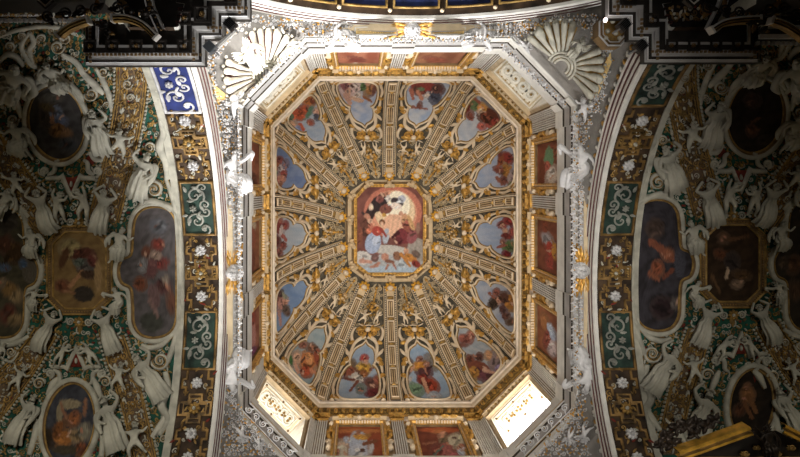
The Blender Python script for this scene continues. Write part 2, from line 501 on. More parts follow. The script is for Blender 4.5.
RIBW = ['left corner of the top wall', 'middle of the top wall', 'right corner of the top wall', 'upper corner of the right wall',
        'upper one inside the right wall', 'lower one inside the right wall', 'lower corner of the right wall', 'right corner of the bottom wall',
        'middle of the bottom wall', 'left corner of the bottom wall', 'lower corner of the left wall', 'lower one inside the left wall',
        'upper one inside the left wall', 'upper corner of the left wall']
BOSS = [.20, .385, .575, .765, .915]
for k in range(14):
    f = ribmap(k); L = RLEN[k]; q = lambda t: t*L
    base = Vector(rib_pt(k, np.array([.02]))[0])
    r = thing('dome_rib', 'cream dome rib with fluted panels, '+RIBW[k], 'rib', base, 'fourteen ribs of the dome')
    mb = MB()
    qs = np.linspace(0, q(1.0), 48)
    mb.sweep(np.c_[np.zeros(48), qs], [(.32, -.02), (.32, .10), (.31, .12), (.285, .12), (.275, .06), (.19, .06), (.178, .16), (-.178, .16), (-.19, .06), (-.275, .06), (-.285, .12), (-.31, .12), (-.32, .10), (-.32, -.02)], False,
             mats=[1, 1, 1, 2, 2, 2, 0, 2, 2, 2, 1, 1, 1])
    obj('rib_body', mb, ['cream', 'cream', 'ground'], r, f, sm=False)
    for s in (-1, 1):
        mb = MB(); n = int(L/.115)
        for j in range(n):
            qq = (j+.5)*L/n
            mb.box(s*.232-.027, s*.232+.027, qq-.024, qq+.024, .05, .12)
        obj('bead_strip', mb, 'cream_light', r, f, sm=False)
    cuts = [.03]+BOSS
    for j in range(5):
        a, b = q(cuts[j])+.12, q(cuts[j+1])-.12
        if b-a < .1: continue
        mb = MB()
        for (u0, u1, v0, v1) in ((-.15, -.112, a, b), (.112, .15, a, b), (-.15, .15, a-.03, a+.03), (-.15, .15, b-.03, b+.03)):
            mb.bar(u0, u1, v0, v1, .15, .20, 6, 0)
        mb.bar(-.112, .112, a+.03, b-.03, .15, .172, 6, 1)
        for x in (-.048, .048): mb.bar(x-.018, x+.018, a+.09, b-.09, .16, .195, 6, 2)
        obj('fluted_panel', mb, ['cream_light', 'brown', 'cream'], r, f, sm=False)
    for j, t in enumerate(BOSS):
        mb = MB(); c = q(t)
        mb.rbox(0, c, 0, .30, .17, .155, .19, 1); mb.rbox(0, c, 0, .24, .12, .18, .25, 0, .4)
        mb.ell((0, c, .25), (.05, .05, .05), 0, 6, 4, 0)
        obj('boss', mb, ['gold_dull', 'brown'], r, f, sm=False)
# ---------------------------------------------------------------- stucco figures (one skinned body per pose)
def skin_body(name, J, E, root):
    me = bpy.data.meshes.new(name); names = list(J)
    me.from_pydata([J[n][0] for n in names], [(names.index(a), names.index(b)) for a, b in E], [])
    o = bpy.data.objects.new(name, me); COL.objects.link(o)
    m = o.modifiers.new('s', 'SKIN')
    sv = me.skin_vertices[0].data
    for i, n in enumerate(names):
        r = J[n][1]; sv[i].radius = (r, r) if np.isscalar(r) else r
        sv[i].use_root = (n == root)
    o.modifiers.new('d', 'SUBSURF').levels = 1
    dg = bpy.context.evaluated_depsgraph_get()
    res = bpy.data.meshes.new_from_object(o.evaluated_get(dg))
    res.name = name
    bpy.data.objects.remove(o)
    res.polygons.foreach_set('use_smooth', [True]*len(res.polygons))
    return res
EDG = [('pel', 'bel'), ('bel', 'che'), ('che', 'nec'), ('nec', 'hea'), ('hea', 'cro'), ('che', 'ls'), ('ls', 'le'), ('le', 'lh'), ('lh', 'lt'), ('che', 'rs'), ('rs', 're'), ('re', 'rh'), ('rh', 'rt'),
       ('pel', 'lp'), ('lp', 'lk'), ('lk', 'lf'), ('lf', 'lo'), ('pel', 'rp'), ('rp', 'rk'), ('rk', 'rf'), ('rf', 'ro')]
def body(name, P, fat=1., hd=1.):
    R = dict(pel=.080, bel=.072, che=.088, nec=.036, hea=.056*hd, cro=.050*hd, ls=.045, le=.033, lh=.026, lt=.017, rs=.045, re=.033, rh=.026, rt=.017,
             lp=.066, lk=.048, lf=.028, lo=.022, rp=.066, rk=.048, rf=.028, ro=.022)
    J = {}
    for k, v in P.items():
        J[k] = (v, R[k]*(fat if k not in ('hea', 'cro') else 1))
    return skin_body(name, J, EDG, 'pel')
def ext(a, b, L):
    a, b = np.array(a), np.array(b); d = b-a; return tuple(b+d/np.linalg.norm(d)*L)
def pose(pel, bel, che, nec, hea, ls, le, lh, rs, re, rh, lp, lk, lf, lo, rp, rk, rf, ro, hl=.075):
    return dict(pel=pel, bel=bel, che=che, nec=nec, hea=hea, cro=ext(nec, hea, hl), ls=ls, le=le, lh=lh, lt=ext(le, lh, .045), rs=rs, re=re, rh=rh, rt=ext(re, rh, .045),
                lp=lp, lk=lk, lf=lf, lo=lo, rp=rp, rk=rk, rf=rf, ro=ro)
POSES = {}
# one arm lifted, weight on one leg
POSES['stand'] = pose((0, .5, .02), (.01, .61, .04), (.02, .73, .04), (.02, .82, .05), (.03, .89, .07), (-.11, .77, .04), (-.20, .88, .08), (-.12, 1.02, .10), (.14, .76, .05), (.20, .62, .08), (.10, .53, .14),
                      (-.06, .47, .03), (-.09, .27, .08), (-.07, .05, .03), (-.09, .0, .10), (.07, .47, .03), (.11, .26, .05), (.09, .05, .0), (.12, .0, .07))
# both arms raised over the head, as a caryatid
POSES['atlas'] = pose((0, .5, .03), (0, .61, .05), (0, .73, .06), (0, .82, .07), (.02, .885, .10), (-.12, .79, .05), (-.23, .90, .08), (-.10, 1.03, .08), (.12, .79, .05), (.23, .90, .08), (.10, 1.03, .08),
                      (-.06, .47, .04), (-.08, .26, .09), (-.05, .05, .03), (-.06, .0, .10), (.06, .47, .04), (.10, .28, .10), (.11, .06, .02), (.15, .01, .08))
# seated, leaning on one arm with the legs drawn to the side
POSES['recline'] = pose((0, .30, .06), (-.02, .41, .09), (-.04, .53, .10), (-.04, .62, .11), (-.02, .69, .13), (-.16, .56, .09), (-.26, .44, .10), (-.30, .31, .12), (.08, .57, .11), (.20, .62, .13), (.31, .72, .12),
                        (-.05, .27, .08), (.06, .12, .20), (.14, -.06, .12), (.20, -.10, .16), (.07, .28, .08), (.25, .20, .18), (.36, .02, .10), (.43, -.01, .13))
# twisting, sitting on the frame with one knee up
POSES['perch'] = pose((0, .38, .06), (.03, .48, .08), (.05, .60, .08), (.06, .69, .09), (.04, .76, .11), (-.07, .65, .08), (-.19, .58, .12), (-.27, .69, .13), (.17, .63, .09), (.27, .53, .10), (.24, .38, .13),
                      (-.06, .35, .08), (-.16, .36, .22), (-.17, .15, .16), (-.22, .11, .22), (.07, .34, .08), (.10, .13, .16), (.12, -.08, .08), (.15, -.12, .14))
# flying child
POSES['putto'] = pose((0, .42, .05), (.01, .53, .08), (.03, .64, .08), (.04, .72, .09), (.06, .80, .11), (-.09, .68, .08), (-.22, .72, .12), (-.31, .83, .13), (.15, .67, .08), (.26, .62, .12), (.36, .70, .13),
                      (-.07, .38, .07), (-.15, .22, .14), (-.13, .02, .07), (-.16, -.04, .12), (.08, .38, .07), (.17, .25, .14), (.26, .10, .06), (.31, .05, .09), .085)
# stooping child with arms round a garland
POSES['putto_bend'] = pose((0, .42, .05), (.04, .52, .09), (.10, .62, .11), (.16, .68, .13), (.22, .72, .15), (.03, .69, .12), (.06, .82, .16), (.15, .93, .14), (.18, .61, .14), (.31, .57, .16), (.40, .66, .14),
                           (-.07, .38, .07), (-.13, .20, .15), (-.16, .0, .06), (-.17, -.05, .12), (.07, .38, .07), (.10, .19, .16), (.05, .0, .08), (.08, -.05, .13), .085)
BODY = {k: body(k+'_body', v, 1.25 if 'putto' in k else 1.02, 1.5 if 'putto' in k else 1.1) for k, v in POSES.items()}

def drape(P, kind):
    """a robe with folds from the waist round both legs"""
    mb = MB(); g = lambda n: np.array(P[n], float)
    if kind in ('stand', 'atlas'):
        spine = [g('che')*.55+g('bel')*.45, g('bel'), g('pel'), (g('lk')+g('rk'))/2, (g('lf')+g('rf'))/2]
        w = [.088, .092, .125, .15, .165]; d = [.095, .095, .11, .115, .105]
    else:
        spine = [g('bel'), g('pel'), (g('lp')+g('rp'))/2*.4+(g('lk')+g('rk'))/2*.6, (g('lk')+g('rk'))/2, (g('lf')+g('rf'))/2]
        w = [.09, .13, .17, .17, .13]; d = [.09, .11, .13, .12, .08]
    S = smooth(spine, 5); n = 40; N = len(S)
    W_ = np.interp(np.linspace(0, 1, N), np.linspace(0, 1, 5), w); D = np.interp(np.linspace(0, 1, N), np.linspace(0, 1, 5), d)
    T = np.gradient(S, axis=0); T /= np.linalg.norm(T, axis=1, keepdims=True)
    V = []
    for i in range(N):
        q = i/(N-1); x = np.array([1, 0, 0])-T[i]*T[i][0]; x /= np.linalg.norm(x); z = np.cross(x, T[i])
        for j in range(n):
            a = 2*PI*j/n; r = 1+(.10+.22*q)*math.sin(8*a+2.2*math.sin(3*q+a))+.10*math.sin(3*a+5*q)+.05*math.sin(13*a+6*q)
            V.append(S[i]+x*W_[i]*r*math.cos(a)+z*D[i]*r*math.sin(a))
    mb.add(V, gf(N, n, False, True))
    if kind in ('stand', 'recline', 'perch'):      # a scarf blown out behind the shoulder
        a = g('rs'); c = g('rh')
        mb.tube(smooth([a+[0, .02, -.03], a+[.07, -.02, -.05], c+[.10, .02, -.06], c+[.07, -.14, -.04]], 5), [.03, .05, .06, .02], n=6)
    return mk_mesh(kind+'_robe', mb.verts(), mb.F, ['stucco'])
ROBE = {k: drape(POSES[k], k) for k in ('stand', 'atlas', 'recline', 'perch')}
def hairm(P, kind, big):
    mb = MB(); h = np.array(P['hea']); c = np.array(P['cro']); u = c-h; u /= np.linalg.norm(u); m = (h+c)/2
    R = .066*(1.35 if big else 1)
    for i in range(26):
        v = np.array([rnd.gauss(0, 1), rnd.gauss(0, 1), rnd.gauss(-.35, 1)]); v /= np.linalg.norm(v)
        if v@u < -.35 or (v[2] > .45 and v@u < .5): continue
        q = m+v*R*.9+u*.012
        mb.ell(q, (R*.38,)*3, 0, 6, 4)
    nose = h+(c-h)*.35+np.array([0, 0, R*.95])
    mb.ell(nose, (R*.14, R*.26, R*.22), 0, 6, 4)
    return mk_mesh(kind+'_hair', mb.verts(), mb.F, ['stucco'])
HAIR = {k: hairm(POSES[k], k, 'putto' in k) for k in POSES}
def wings():
    mb = MB()
    for s in (-1, 1):
        for i in range(6):
            mb.leaf(s*.05, .66-.01*i, PI/2-s*(.55+.23*i), .34-.03*i, .035, -.01-.004*i, .03)
    return mk_mesh('wing_pair', mb.verts(), mb.F, ['stucco'])
WING = wings()
_mv = {}
def variant(me, m):
    if (me.name, m) not in _mv:
        c = me.copy(); c.materials.clear(); c.materials.append(MATS[m]); _mv[(me.name, m)] = c
    return _mv[(me.name, m)]
def figure(name, kind, mw, m, label, cat, group=None, wing=False):
    r = thing(name, label, cat, None, group, mw)
    L = [('body', BODY[kind]), ('hair', HAIR[kind])]
    if kind in ROBE: L.append(('robe', ROBE[kind]))
    if wing: L.append(('wings', WING))
    for nm, me in L:
        o = bpy.data.objects.new(nm, variant(me, m)); COL.objects.link(o); o.parent = r
    return r
def frame_mw(foot, head, nrm, off=0., flip=False, scale=None):
    foot, head, n = Vector(foot), Vector(head), Vector(nrm)
    y = head-foot; L = y.length if scale is None else scale; y.normalize()
    z = (n-y*n.dot(y)).normalized(); x = y.cross(z)
    S = L/.98
    if flip: x = -x
    M = Matrix((( *(x*S),), ( *(y*S),), ( *(z*S),))).transposed().to_4x4()
    M.translation = foot+n*off
    return M
def map_mw(mp, foot, head, off=0., flip=False, e=.05):
    """place on a mapped surface: foot, head in its local coordinates"""
    P = mp(np.array([[*foot, 0.], [*head, 0.], [*foot, e]]))
    n = P[2]-P[0]; n /= np.linalg.norm(n)
    return frame_mw(P[0], P[1], n, off, flip)

def cherub(name, mw, label, cat, group, face='stucco_cool', wing='gold'):
    """winged head: face, curls, six feathers on either side (metres, x right, y up, z out)"""
    r = thing(name, label, cat, None, group, mw)
    b = MB(); b.ell((0, 0, .12), (.27, .32, .27), 0, 14, 10)
    b.ell((0, -.05, .40), (.045, .09, .08), 0, 8, 5); b.ell((0, -.17, .36), (.09, .03, .04), 0, 8, 4)
    for s in (-1, 1):
        b.ell((s*.10, .03, .34), (.055, .03, .05), 0, 8, 5); b.ell((s*.11, .085, .35), (.08, .02, .04), s*-.2, 8, 4)
        b.ell((s*.14, -.09, .30), (.08, .08, .07), 0, 8, 5); b.ell((s*.28, 0, .10), (.04, .08, .06), 0, 6, 4)
    b.ell((0, -.24, .30), (.07, .05, .06), 0, 8, 4)
    def ch(nm, mb, m, p=None):
        o = bpy.data.objects.new(nm, mk_mesh(nm, mb.verts(), mb.F, [m])); COL.objects.link(o); o.parent = p or r; return o
    fc = ch('face', b, face)
    h = MB()
    for i in range(17):
        a = -.35+i*(PI+.7)/16
        h.ell((.27*math.cos(a), .04+.31*math.sin(a), .14), (.085, .085, .10), 0, 6, 4)
        if i % 2: h.ell((.20*math.cos(a), .06+.25*math.sin(a), .25), (.07, .07, .08), 0, 6, 4)
    ch('curls', h, face, fc)
    for s in (-1, 1):
        w = MB()
        for i in range(7):
            w.leaf(s*(.28+.03*i), .16-.07*i, (0.30-.13*i) if s > 0 else PI-(0.30-.13*i), .92-.09*i, .095, .02+.02*(i % 2), .12)
        for i in range(4):
            w.leaf(s*.26, .12-.09*i, (.5-.25*i) if s > 0 else PI-(.5-.25*i), .42, .08, .10, .12)
        ch('wing', w, wing)
    return r
# ---------------------------------------------------------------- contents of the fourteen dome fields
GW = ['top wall, left half', 'top wall, right half', 'over the upper right window', 'right wall, upper third', 'right wall, middle', 'right wall, lower third',
      'over the lower right window', 'bottom wall, right half', 'bottom wall, left half', 'over the lower left window', 'left wall, lower third', 'left wall, middle',
      'left wall, upper third', 'over the upper left window']
FD = ['fresco of pink and green robed angels above a blue sky lobe', 'fresco of a red robed angel with one dark wing', 'fresco of a brown and green robed crowd', 'fresco of red and ochre angels on blue',
      'fresco of green and red figures beside blue', 'fresco of an ochre robed dark winged angel', 'fresco of a seated crowd in purple and yellow', 'fresco of a winged angel in a red skirt',
      'fresco of a yellow warrior with red crested helmet', 'fresco of an orange nude seen from behind', 'fresco of a pink figure with brown wing on bright blue', 'fresco of dark red figures on pale sky',
      'fresco of small brown and red angels on deep blue', 'fresco of an orange robed angel group']
SK = (200, 150, 120); DK = (110, 75, 60)
FR = [
 [((150, 165, 192), (182, 186, 196)), ('e', 349, 90, 9, 7, 0, (196, 168, 162)), ('e', 345, 86, 4, 4, 0, (140, 85, 85)), ('e', 356, 86, 6, 5, 20, (205, 180, 170)), ('e', 363, 87, 3, 4, 0, (95, 125, 75)), ('e', 371, 88, 5, 7, 20, (160, 112, 62)), ('e', 374, 90, 2, 5, 10, (110, 70, 60)), ('c', 352, 98, 362, 101, 2.4, (208, 168, 140)), ('e', 357, 95, 3, 2.5, 0, (222, 205, 190)), ('c', 346, 95, 350, 103, 3, (196, 150, 128)), ('c', 364, 97, 371, 101, 1.8, (150, 95, 60)), ('e', 368, 84, 2.2, 2.2, 0, SK), ('e', 350, 83, 2.2, 2, 0, SK)],
 [((158, 174, 200), (190, 194, 200)), ('e', 424, 86, 13, 5, 5, (150, 58, 50)), ('e', 419, 90, 7, 4, 30, (120, 60, 50)), ('e', 421, 89, 4, 2, 0, (110, 130, 95)), ('c', 411, 90, 413, 98, 2.2, (180, 105, 80)), ('c', 418, 92, 422, 99, 2.4, (196, 130, 100)), ('e', 435, 96, 5, 7, -25, (72, 76, 92)), ('e', 437, 89, 6, 5, 0, (95, 62, 58)), ('e', 427, 95, 3, 2, 0, (222, 205, 190)), ('c', 412, 107, 427, 109, 1.4, (150, 95, 80)), ('e', 419, 106, 2, 3, 0, (120, 72, 60))],
 [((168, 176, 188), (190, 192, 195)), ('e', 490, 103, 10, 4, 45, (118, 116, 118)), ('e', 489, 117, 10, 8, 40, (98, 50, 32)), ('e', 474, 105, 5, 5, 0, (92, 112, 72)), ('e', 466, 108, 4, 6, 30, (120, 52, 42)), ('e', 482, 108, 5, 4, 20, (205, 140, 50)), ('c', 474, 98, 480, 103, 1.8, (150, 80, 60)), ('e', 470, 116, 3, 4, 0, (130, 70, 55)), ('e', 495, 122, 4, 4, 0, (160, 60, 45)), ('e', 481, 126, 3.5, 3, 0, (180, 90, 75)), ('c', 487, 125, 494, 129, 1.8, (165, 80, 65)), ('e', 480, 111, 2.5, 2.5, 0, (215, 180, 150))],
 [((152, 168, 196), (176, 184, 200)), ('e', 507, 158, 6, 4.5, 30, (150, 52, 45)), ('e', 501, 160, 3, 6, 20, (140, 72, 42)), ('e', 506, 171, 4, 7, -10, (170, 118, 48)), ('e', 499, 170, 5, 3, 10, (128, 68, 55)), ('c', 497, 178, 502, 184, 2.2, (150, 90, 70)), ('e', 511, 178, 4, 6, 0, (170, 150, 150)), ('e', 504, 180, 3, 4, 0, (120, 70, 60)), ('e', 500, 155, 2.2, 2.2, 0, (120, 60, 50)), ('e', 512, 185, 3, 3, 0, (110, 120, 80))],
 [((148, 166, 194), (170, 180, 198)), ('e', 509, 221, 5, 4, 0, (150, 45, 45)), ('e', 503, 224, 4, 3, 20, (140, 60, 55)), ('e', 509, 246, 6, 4.5, -20, (92, 118, 66)), ('e', 507, 236, 5, 3, 10, (120, 45, 40)), ('e', 503, 242, 2.4, 2.4, 0, (140, 90, 75)), ('c', 498, 247, 506, 245, 1.6, (150, 85, 70)), ('e', 507, 254, 3.5, 3, 20, (120, 30, 35)), ('e', 513, 232, 4, 4, 0, (170, 80, 70)), ('e', 505, 231, 2, 2, 0, SK)],
 [((150, 162, 184), (176, 182, 192)), ('e', 510, 302, 6, 8, -25, (168, 112, 38)), ('e', 494, 303, 4, 6, 30, (72, 55, 42)), ('e', 499, 300, 3, 3, 0, (196, 140, 110)), ('e', 497, 293, 3, 3.5, 0, (140, 80, 65)), ('e', 504, 298, 5, 5, 20, (92, 58, 45)), ('c', 489, 293, 494, 298, 1.5, (150, 90, 70)), ('e', 505, 316, 4, 3, 40, (110, 68, 58)), ('e', 503, 309, 3, 4, 0, (95, 62, 60)), ('e', 513, 290, 4, 5, 0, (110, 90, 90)), ('e', 511, 322, 4, 3, 0, (96, 70, 52))],
 [((148, 158, 164), (168, 172, 176)), ('e', 478, 369, 13, 8, 20, (130, 72, 52)), ('e', 474, 372, 6, 6, 20, (184, 132, 52)), ('e', 486, 374, 7, 6, 10, (120, 68, 78)), ('e', 497, 362, 7, 10, 10, (146, 124, 122)), ('e', 499, 371, 5, 6, 0, (140, 125, 160)), ('e', 470, 359, 3.4, 3.4, 0, (120, 68, 50)), ('e', 479, 357, 3.4, 3.4, 0, (98, 60, 50)), ('e', 463, 363, 4, 3, 0, (110, 62, 50)), ('e', 489, 355, 3, 4, 0, (205, 150, 100)), ('c', 484, 370, 494, 373, 2, (214, 165, 135)), ('e', 500, 352, 4, 5, 0, (175, 145, 130)), ('e', 465, 339, 6, 4, 20, (150, 85, 70)), ('e', 471, 335, 3, 4, 0, (170, 100, 80)), ('e', 462, 345, 4, 2, 0, (120, 75, 65)), ('e', 500, 378, 3, 3, 0, (190, 140, 60))],
 [((140, 166, 192), (160, 178, 196)), ('e', 432, 362, 4, 8, -30, (128, 120, 112)), ('e', 408, 368, 3.5, 8, 15, (112, 92, 86)), ('e', 424, 371, 7, 6, 30, (92, 56, 58)), ('e', 420, 365, 7, 3.4, -10, (196, 130, 36)), ('e', 430, 385, 8, 6, 30, (156, 60, 34)), ('e', 423, 379, 5, 5, 10, (130, 48, 36)), ('c', 423, 379, 429, 394, 2, (205, 150, 115)), ('e', 419, 359.5, 2.6, 2.6, 0, (150, 92, 70)), ('c', 413, 366, 411, 371, 1.6, SK), ('e', 415, 389, 7, 5, 10, (120, 152, 118)), ('e', 407, 380, 4, 3, 0, (196, 185, 175)), ('e', 433, 396, 6, 3, 0, (175, 182, 190)), ('e', 427, 364, 3, 3, 0, (150, 100, 80))],
 [((138, 160, 184), (162, 176, 190)), ('e', 350, 366, 5, 6, 20, (110, 92, 72)), ('e', 349, 371, 6, 5, 10, (146, 82, 60)), ('e', 357, 377, 6, 5, 30, (196, 186, 174)), ('e', 364, 369, 6, 5.5, -10, (205, 152, 46)), ('e', 364, 373, 4, 4, 0, (150, 92, 44)), ('e', 364, 358.5, 3.4, 2.6, 0, (176, 52, 42)), ('e', 366, 361.5, 2.2, 2.2, 0, SK), ('c', 354, 380, 342, 378, 1.6, (110, 62, 48)), ('c', 358, 381, 350, 391, 1.7, (120, 68, 52)), ('c', 370, 370, 377, 365, 1.4, (130, 80, 62)), ('e', 372, 384, 8, 5, 30, (116, 74, 64)), ('e', 373, 392, 6, 4, -20, (112, 44, 44)), ('e', 377, 380, 3, 4, 0, (150, 86, 66)), ('e', 360, 388, 4, 4, 0, (110, 120, 112)), ('c', 359, 372, 354, 368, 1.6, (120, 78, 58))],
 [((136, 160, 166), (160, 172, 174)), ('e', 308, 361, 8, 9, -10, (196, 116, 58)), ('e', 309, 359, 3.5, 6, -10, (220, 150, 86)), ('e', 306, 371, 5, 5, 40, (178, 76, 40)), ('c', 311, 370, 316, 374, 2, (200, 130, 90)), ('e', 290, 361, 3, 6, 0, (70, 112, 62)), ('e', 297, 358, 4, 6, 0, (206, 164, 132)), ('c', 295, 364, 298, 372, 2.2, (214, 160, 130)), ('e', 318, 358, 4, 9, -10, (150, 72, 44)), ('e', 303, 345, 4, 3, 0, (150, 95, 75)), ('e', 286, 366, 4, 4, 0, (180, 130, 110)), ('e', 312, 348, 4, 4, 10, (120, 82, 62)), ('e', 291, 368, 3, 3, 0, (210, 190, 170))],
 [((108, 140, 184), (132, 158, 192)), ('e', 281, 303, 3.5, 7, 0, (196, 140, 124)), ('e', 285, 302, 2.6, 3.6, 0, (210, 150, 125)), ('e', 280, 294, 2.6, 4, 0, (70, 50, 48)), ('e', 286, 310, 3, 6, -20, (112, 92, 80)), ('c', 279, 312, 281, 325, 1.8, (190, 142, 130)), ('e', 277, 298, 2, 5, 0, (140, 90, 75)), ('e', 284, 296, 1.6, 4, -20, (150, 150, 120))],
 [((160, 174, 188), (182, 188, 194)), ('e', 279, 227, 3, 7, 10, (142, 54, 52)), ('e', 284, 226, 3, 4, 30, (150, 60, 55)), ('e', 280, 221, 2.2, 2.2, 0, (170, 100, 85)), ('c', 281, 234, 286, 240, 2.2, (170, 92, 80)), ('e', 283, 245, 3, 3, 0, (140, 70, 60)), ('e', 279, 252, 3, 4, 0, (150, 90, 78)), ('e', 281, 231, 2, 6, 10, (205, 190, 185)), ('e', 277, 241, 2.4, 5, 0, (110, 50, 45))],
 [((106, 128, 172), (130, 148, 182)), ('e', 277, 164, 3, 7, 0, (158, 92, 50)), ('e', 281, 168, 3, 4, 20, (190, 180, 180)), ('e', 283, 174, 3, 4, 0, (150, 70, 62)), ('e', 281, 179, 3.5, 4, 0, (200, 138, 116)), ('e', 275, 172, 2, 4, 0, (92, 122, 72)), ('e', 280, 160, 3, 3, 0, (140, 75, 70)), ('e', 285, 165, 3, 4, 20, (120, 110, 130)), ('c', 281, 184, 280, 190, 1.8, (150, 100, 70)), ('e', 276, 183, 2.5, 4, 0, (130, 55, 50))],
 [((148, 164, 184), (170, 178, 188)), ('e', 308, 100, 6, 4.5, 40, (196, 116, 52)), ('e', 313, 100, 3, 4, 20, (120, 62, 40)), ('e', 298, 114, 7, 4.5, 30, (186, 84, 46)), ('e', 290, 117, 4, 4, 0, (98, 122, 92)), ('e', 309, 112, 2, 6, 20, (96, 132, 104)), ('e', 304, 110, 4, 5, 40, (176, 82, 48)), ('e', 317, 112, 3, 3, 0, (214, 165, 140)), ('c', 300, 124, 304, 130, 1.8, (190, 90, 60)), ('e', 292, 124, 5, 3, 30, (205, 160, 125)), ('e', 310, 123, 3, 2.5, 30, (160, 85, 66)), ('e', 285, 124, 4, 4, 0, (170, 112, 70)), ('e', 316, 116, 2, 3, 0, (76, 78, 92)), ('e', 295, 131, 5, 3, 0, (120, 135, 175))],
]
# half outline of a cartouche: a wide belly and a narrow upper lobe, with a sharp cusp between the two arcs
BELLY = [(0, .033), (.30, .035), (.52, .055), (.68, .11), (.76, .20), (.76, .29), (.69, .365), (.58, .405), (.46, .418)]
LOBE = [(.46, .418), (.54, .455), (.545, .505), (.46, .55), (.28, .572), (.12, .586), (0, .608)]
for k in range(14):
    f = goremap(k); L = GLEN[k]
    cl = lambda t: float(gore_half(k, t)[0])-.37
    pt = lambda a, t: (a*cl(t), t*L)
    wide = cl(.2)
    # ---- fresco and its frame
    hf = np.concatenate([smooth([pt(*h) for h in BELLY], 6)[:-1], smooth([pt(*h) for h in LOBE], 6)])
    O = np.concatenate([hf, (hf*[-1, 1])[1:-1][::-1]])
    c0 = f(np.array([[0, .03*L, 0]]))[0]
    r = thing('fresco_cartouche', FD[k]+', '+GW[k], 'fresco', c0, 'frescoes round the foot of the dome')
    painting('painting', O, f, FR[k][0], FR[k][1:], r, .05, 40, 11+k, pt(0, .30), 1.0)
    mb = MB()
    mb.sweep(O, [(.02, .05), (.01, .09), (-.015, .10), (-.03, .14), (-.07, .14), (-.09, .06), (-.095, -.02)], True, mats=[1, 1, 0, 0, 0, 0])
    obj('frame', mb, ['cream_light', 'gold_dull'], r, f)
    # ---- strapwork skin between fresco and upper field
    r = thing('strapwork', 'cream strapwork with gilt leaves round the dome fresco, '+GW[k], 'strapwork', f(np.array([[*pt(0, .66), 0.]]))[0], 'strapwork on the dome fields')
    for s in (-1, 1):
        mb = MB(); mg = MB()
        P = lambda a, t: (s*a*cl(t), t*L)
        w = .12
        mb.tube(smooth([P(.92, .36), P(.86, .43), P(.66, .475), P(.66, .53), P(.62, .60), P(.34, .64), P(.06, .65)], 6), [.04, .07, .10, .08, .08, .11, .08], .05, 6, 0, flat=.6)
        mb.tube(smooth([P(.62, .50), P(.84, .53), P(.98, .56)], 6), [.07, .09, .03], .05, 6, 0, flat=.6)
        mb.tube(smooth([P(.60, .60), P(.78, .62), P(.96, .66), P(.98, .70), P(.86, .72)], 6), [.06, .08, .08, .06, .03], .05, 6, 0, flat=.6)
        x, y = P(.30, .66)
        mb.tube(smooth([P(.0, .735), P(.40, .73), P(.78, .745)], 6), [.03, .035, .02], .07, 6, 0)
        x, y = P(.80, .47); mg.vol(x, y, .14, s, PI/2, .04, .08, 0)
        x, y = P(.90, .415); mg.leaf(x, y, PI/2+s*.3, .36, .13, .04, .12, 0)
        x, y = P(.95, .60); mg.leaf(x, y, PI/2+s*1.2, .30, .10, .04, .12, 0)
        x, y = P(.93, .33); mg.vol(x, y, .13, -s, -PI/2, .045, .06, 0)
        x, y = P(.92, .245); mb.tube(smooth([P(.93, .31), P(.98, .25), P(.93, .16), P(.90, .09)], 5), [.05, .07, .05, .03], .05, 6, 0)
        x, y = P(.92, .06); mg.leaf(x, y, PI/2, .45, .10, .03, .10, 0)
        x, y = P(.76, .075); mg.vol(x, y, .12, s, PI/2, .04, .06, 0); mg.leaf(x, y, PI/2-s*.2, .34, .08, .03, .1, 0); mb.tube(smooth([P(.50, .032), P(.70, .045), P(.86, .10), P(.90, .19)], 5), [.03, .05, .05, .03], .05, 6, 0)
        x, y = P(.90, .03); mb.ell((x, y, .06), (.12, .10, .1), 0, 7, 4, 0)
        obj('scroll_strap', mb, 'cream_light', r, f); obj('gilt_leaves', mg, 'gold', r, f)
    # ---- gilded shell rosette with a pale boss
    c = pt(0, .69); w = f(np.array([[*c, 0.]]))[0]
    r = thing('rosette', 'gilded rosette with pale round boss in the dome, '+GW[k], 'rosette', w, 'rosettes on the dome fields')
    mb = MB(); x, y = c
    for s in (-1, 1):
        mb.vol(x+s*.27, y-.10, .17, -s, PI/2, .04, .08); mb.leaf(x+s*.1, y+.05, (0.1 if s > 0 else PI-.1), .45, .085, .05, .2)
        mb.leaf(x+s*.05, y, PI/2-s*.6, .34, .08, .06, .16); mb.leaf(x+s*.06, y-.05, -PI/2+s*.35, .38, .08, .06, .18)
    obj('leaf_cluster', mb, 'gold', r, f)
    mb = MB(); mb.ell((x, y, .22), (.125, .125, .12), 0, 10, 7)
    obj('ball', mb, 'cream_light', r, f)
    # ---- two children beside a gilded bunch of flowers
    for s in (-1, 1):
        a = .52*cl(.78)
        M = map_mw(f, (s*a*1.05, .745*L), (s*a*.72, .835*L), .05, s > 0)
        figure('putto', 'putto_bend' if (k+s) % 3 else 'putto', M, 'cream_light', 'pale stucco child %s of the gilt flowers, dome, %s' % (('anticlockwise' if s < 0 else 'clockwise'), GW[k]), 'putto', 'children on the dome fields')
    mb = MB(); x, y = pt(0, .845); rr = random.Random(50+k); R = min(.36, cl(.845)*.62)
    for i in range(34):
        a = rr.uniform(0, 2*PI); q = R*math.sqrt(rr.random())
        mb.ell((x+q*math.cos(a), y+q*1.1*math.sin(a), .08+.10*(1-q/R)), (.07, .07, .06), 0, 6, 4, rr.choice([0, 0, 1, 2]))
    mb.tube([(x, y-.35), (x, y-R)], [.05, .11], .08, 6, 0)
    tag(obj('flower_bunch', mb, ['gold', 'gold_dull', 'cream'], None, f), 'gilded bunch of flowers high in the dome, '+GW[k], 'flowers', 'gilt flower bunches on the dome fields')
    # ---- foliate scrolls at the narrow end
    r = thing('scrollwork', 'pale foliate scrolls next to the crown painting, '+GW[k], 'scrollwork', f(np.array([[*pt(0, .92), 0.]]))[0], 'scrolls at the narrow ends of the dome fields')
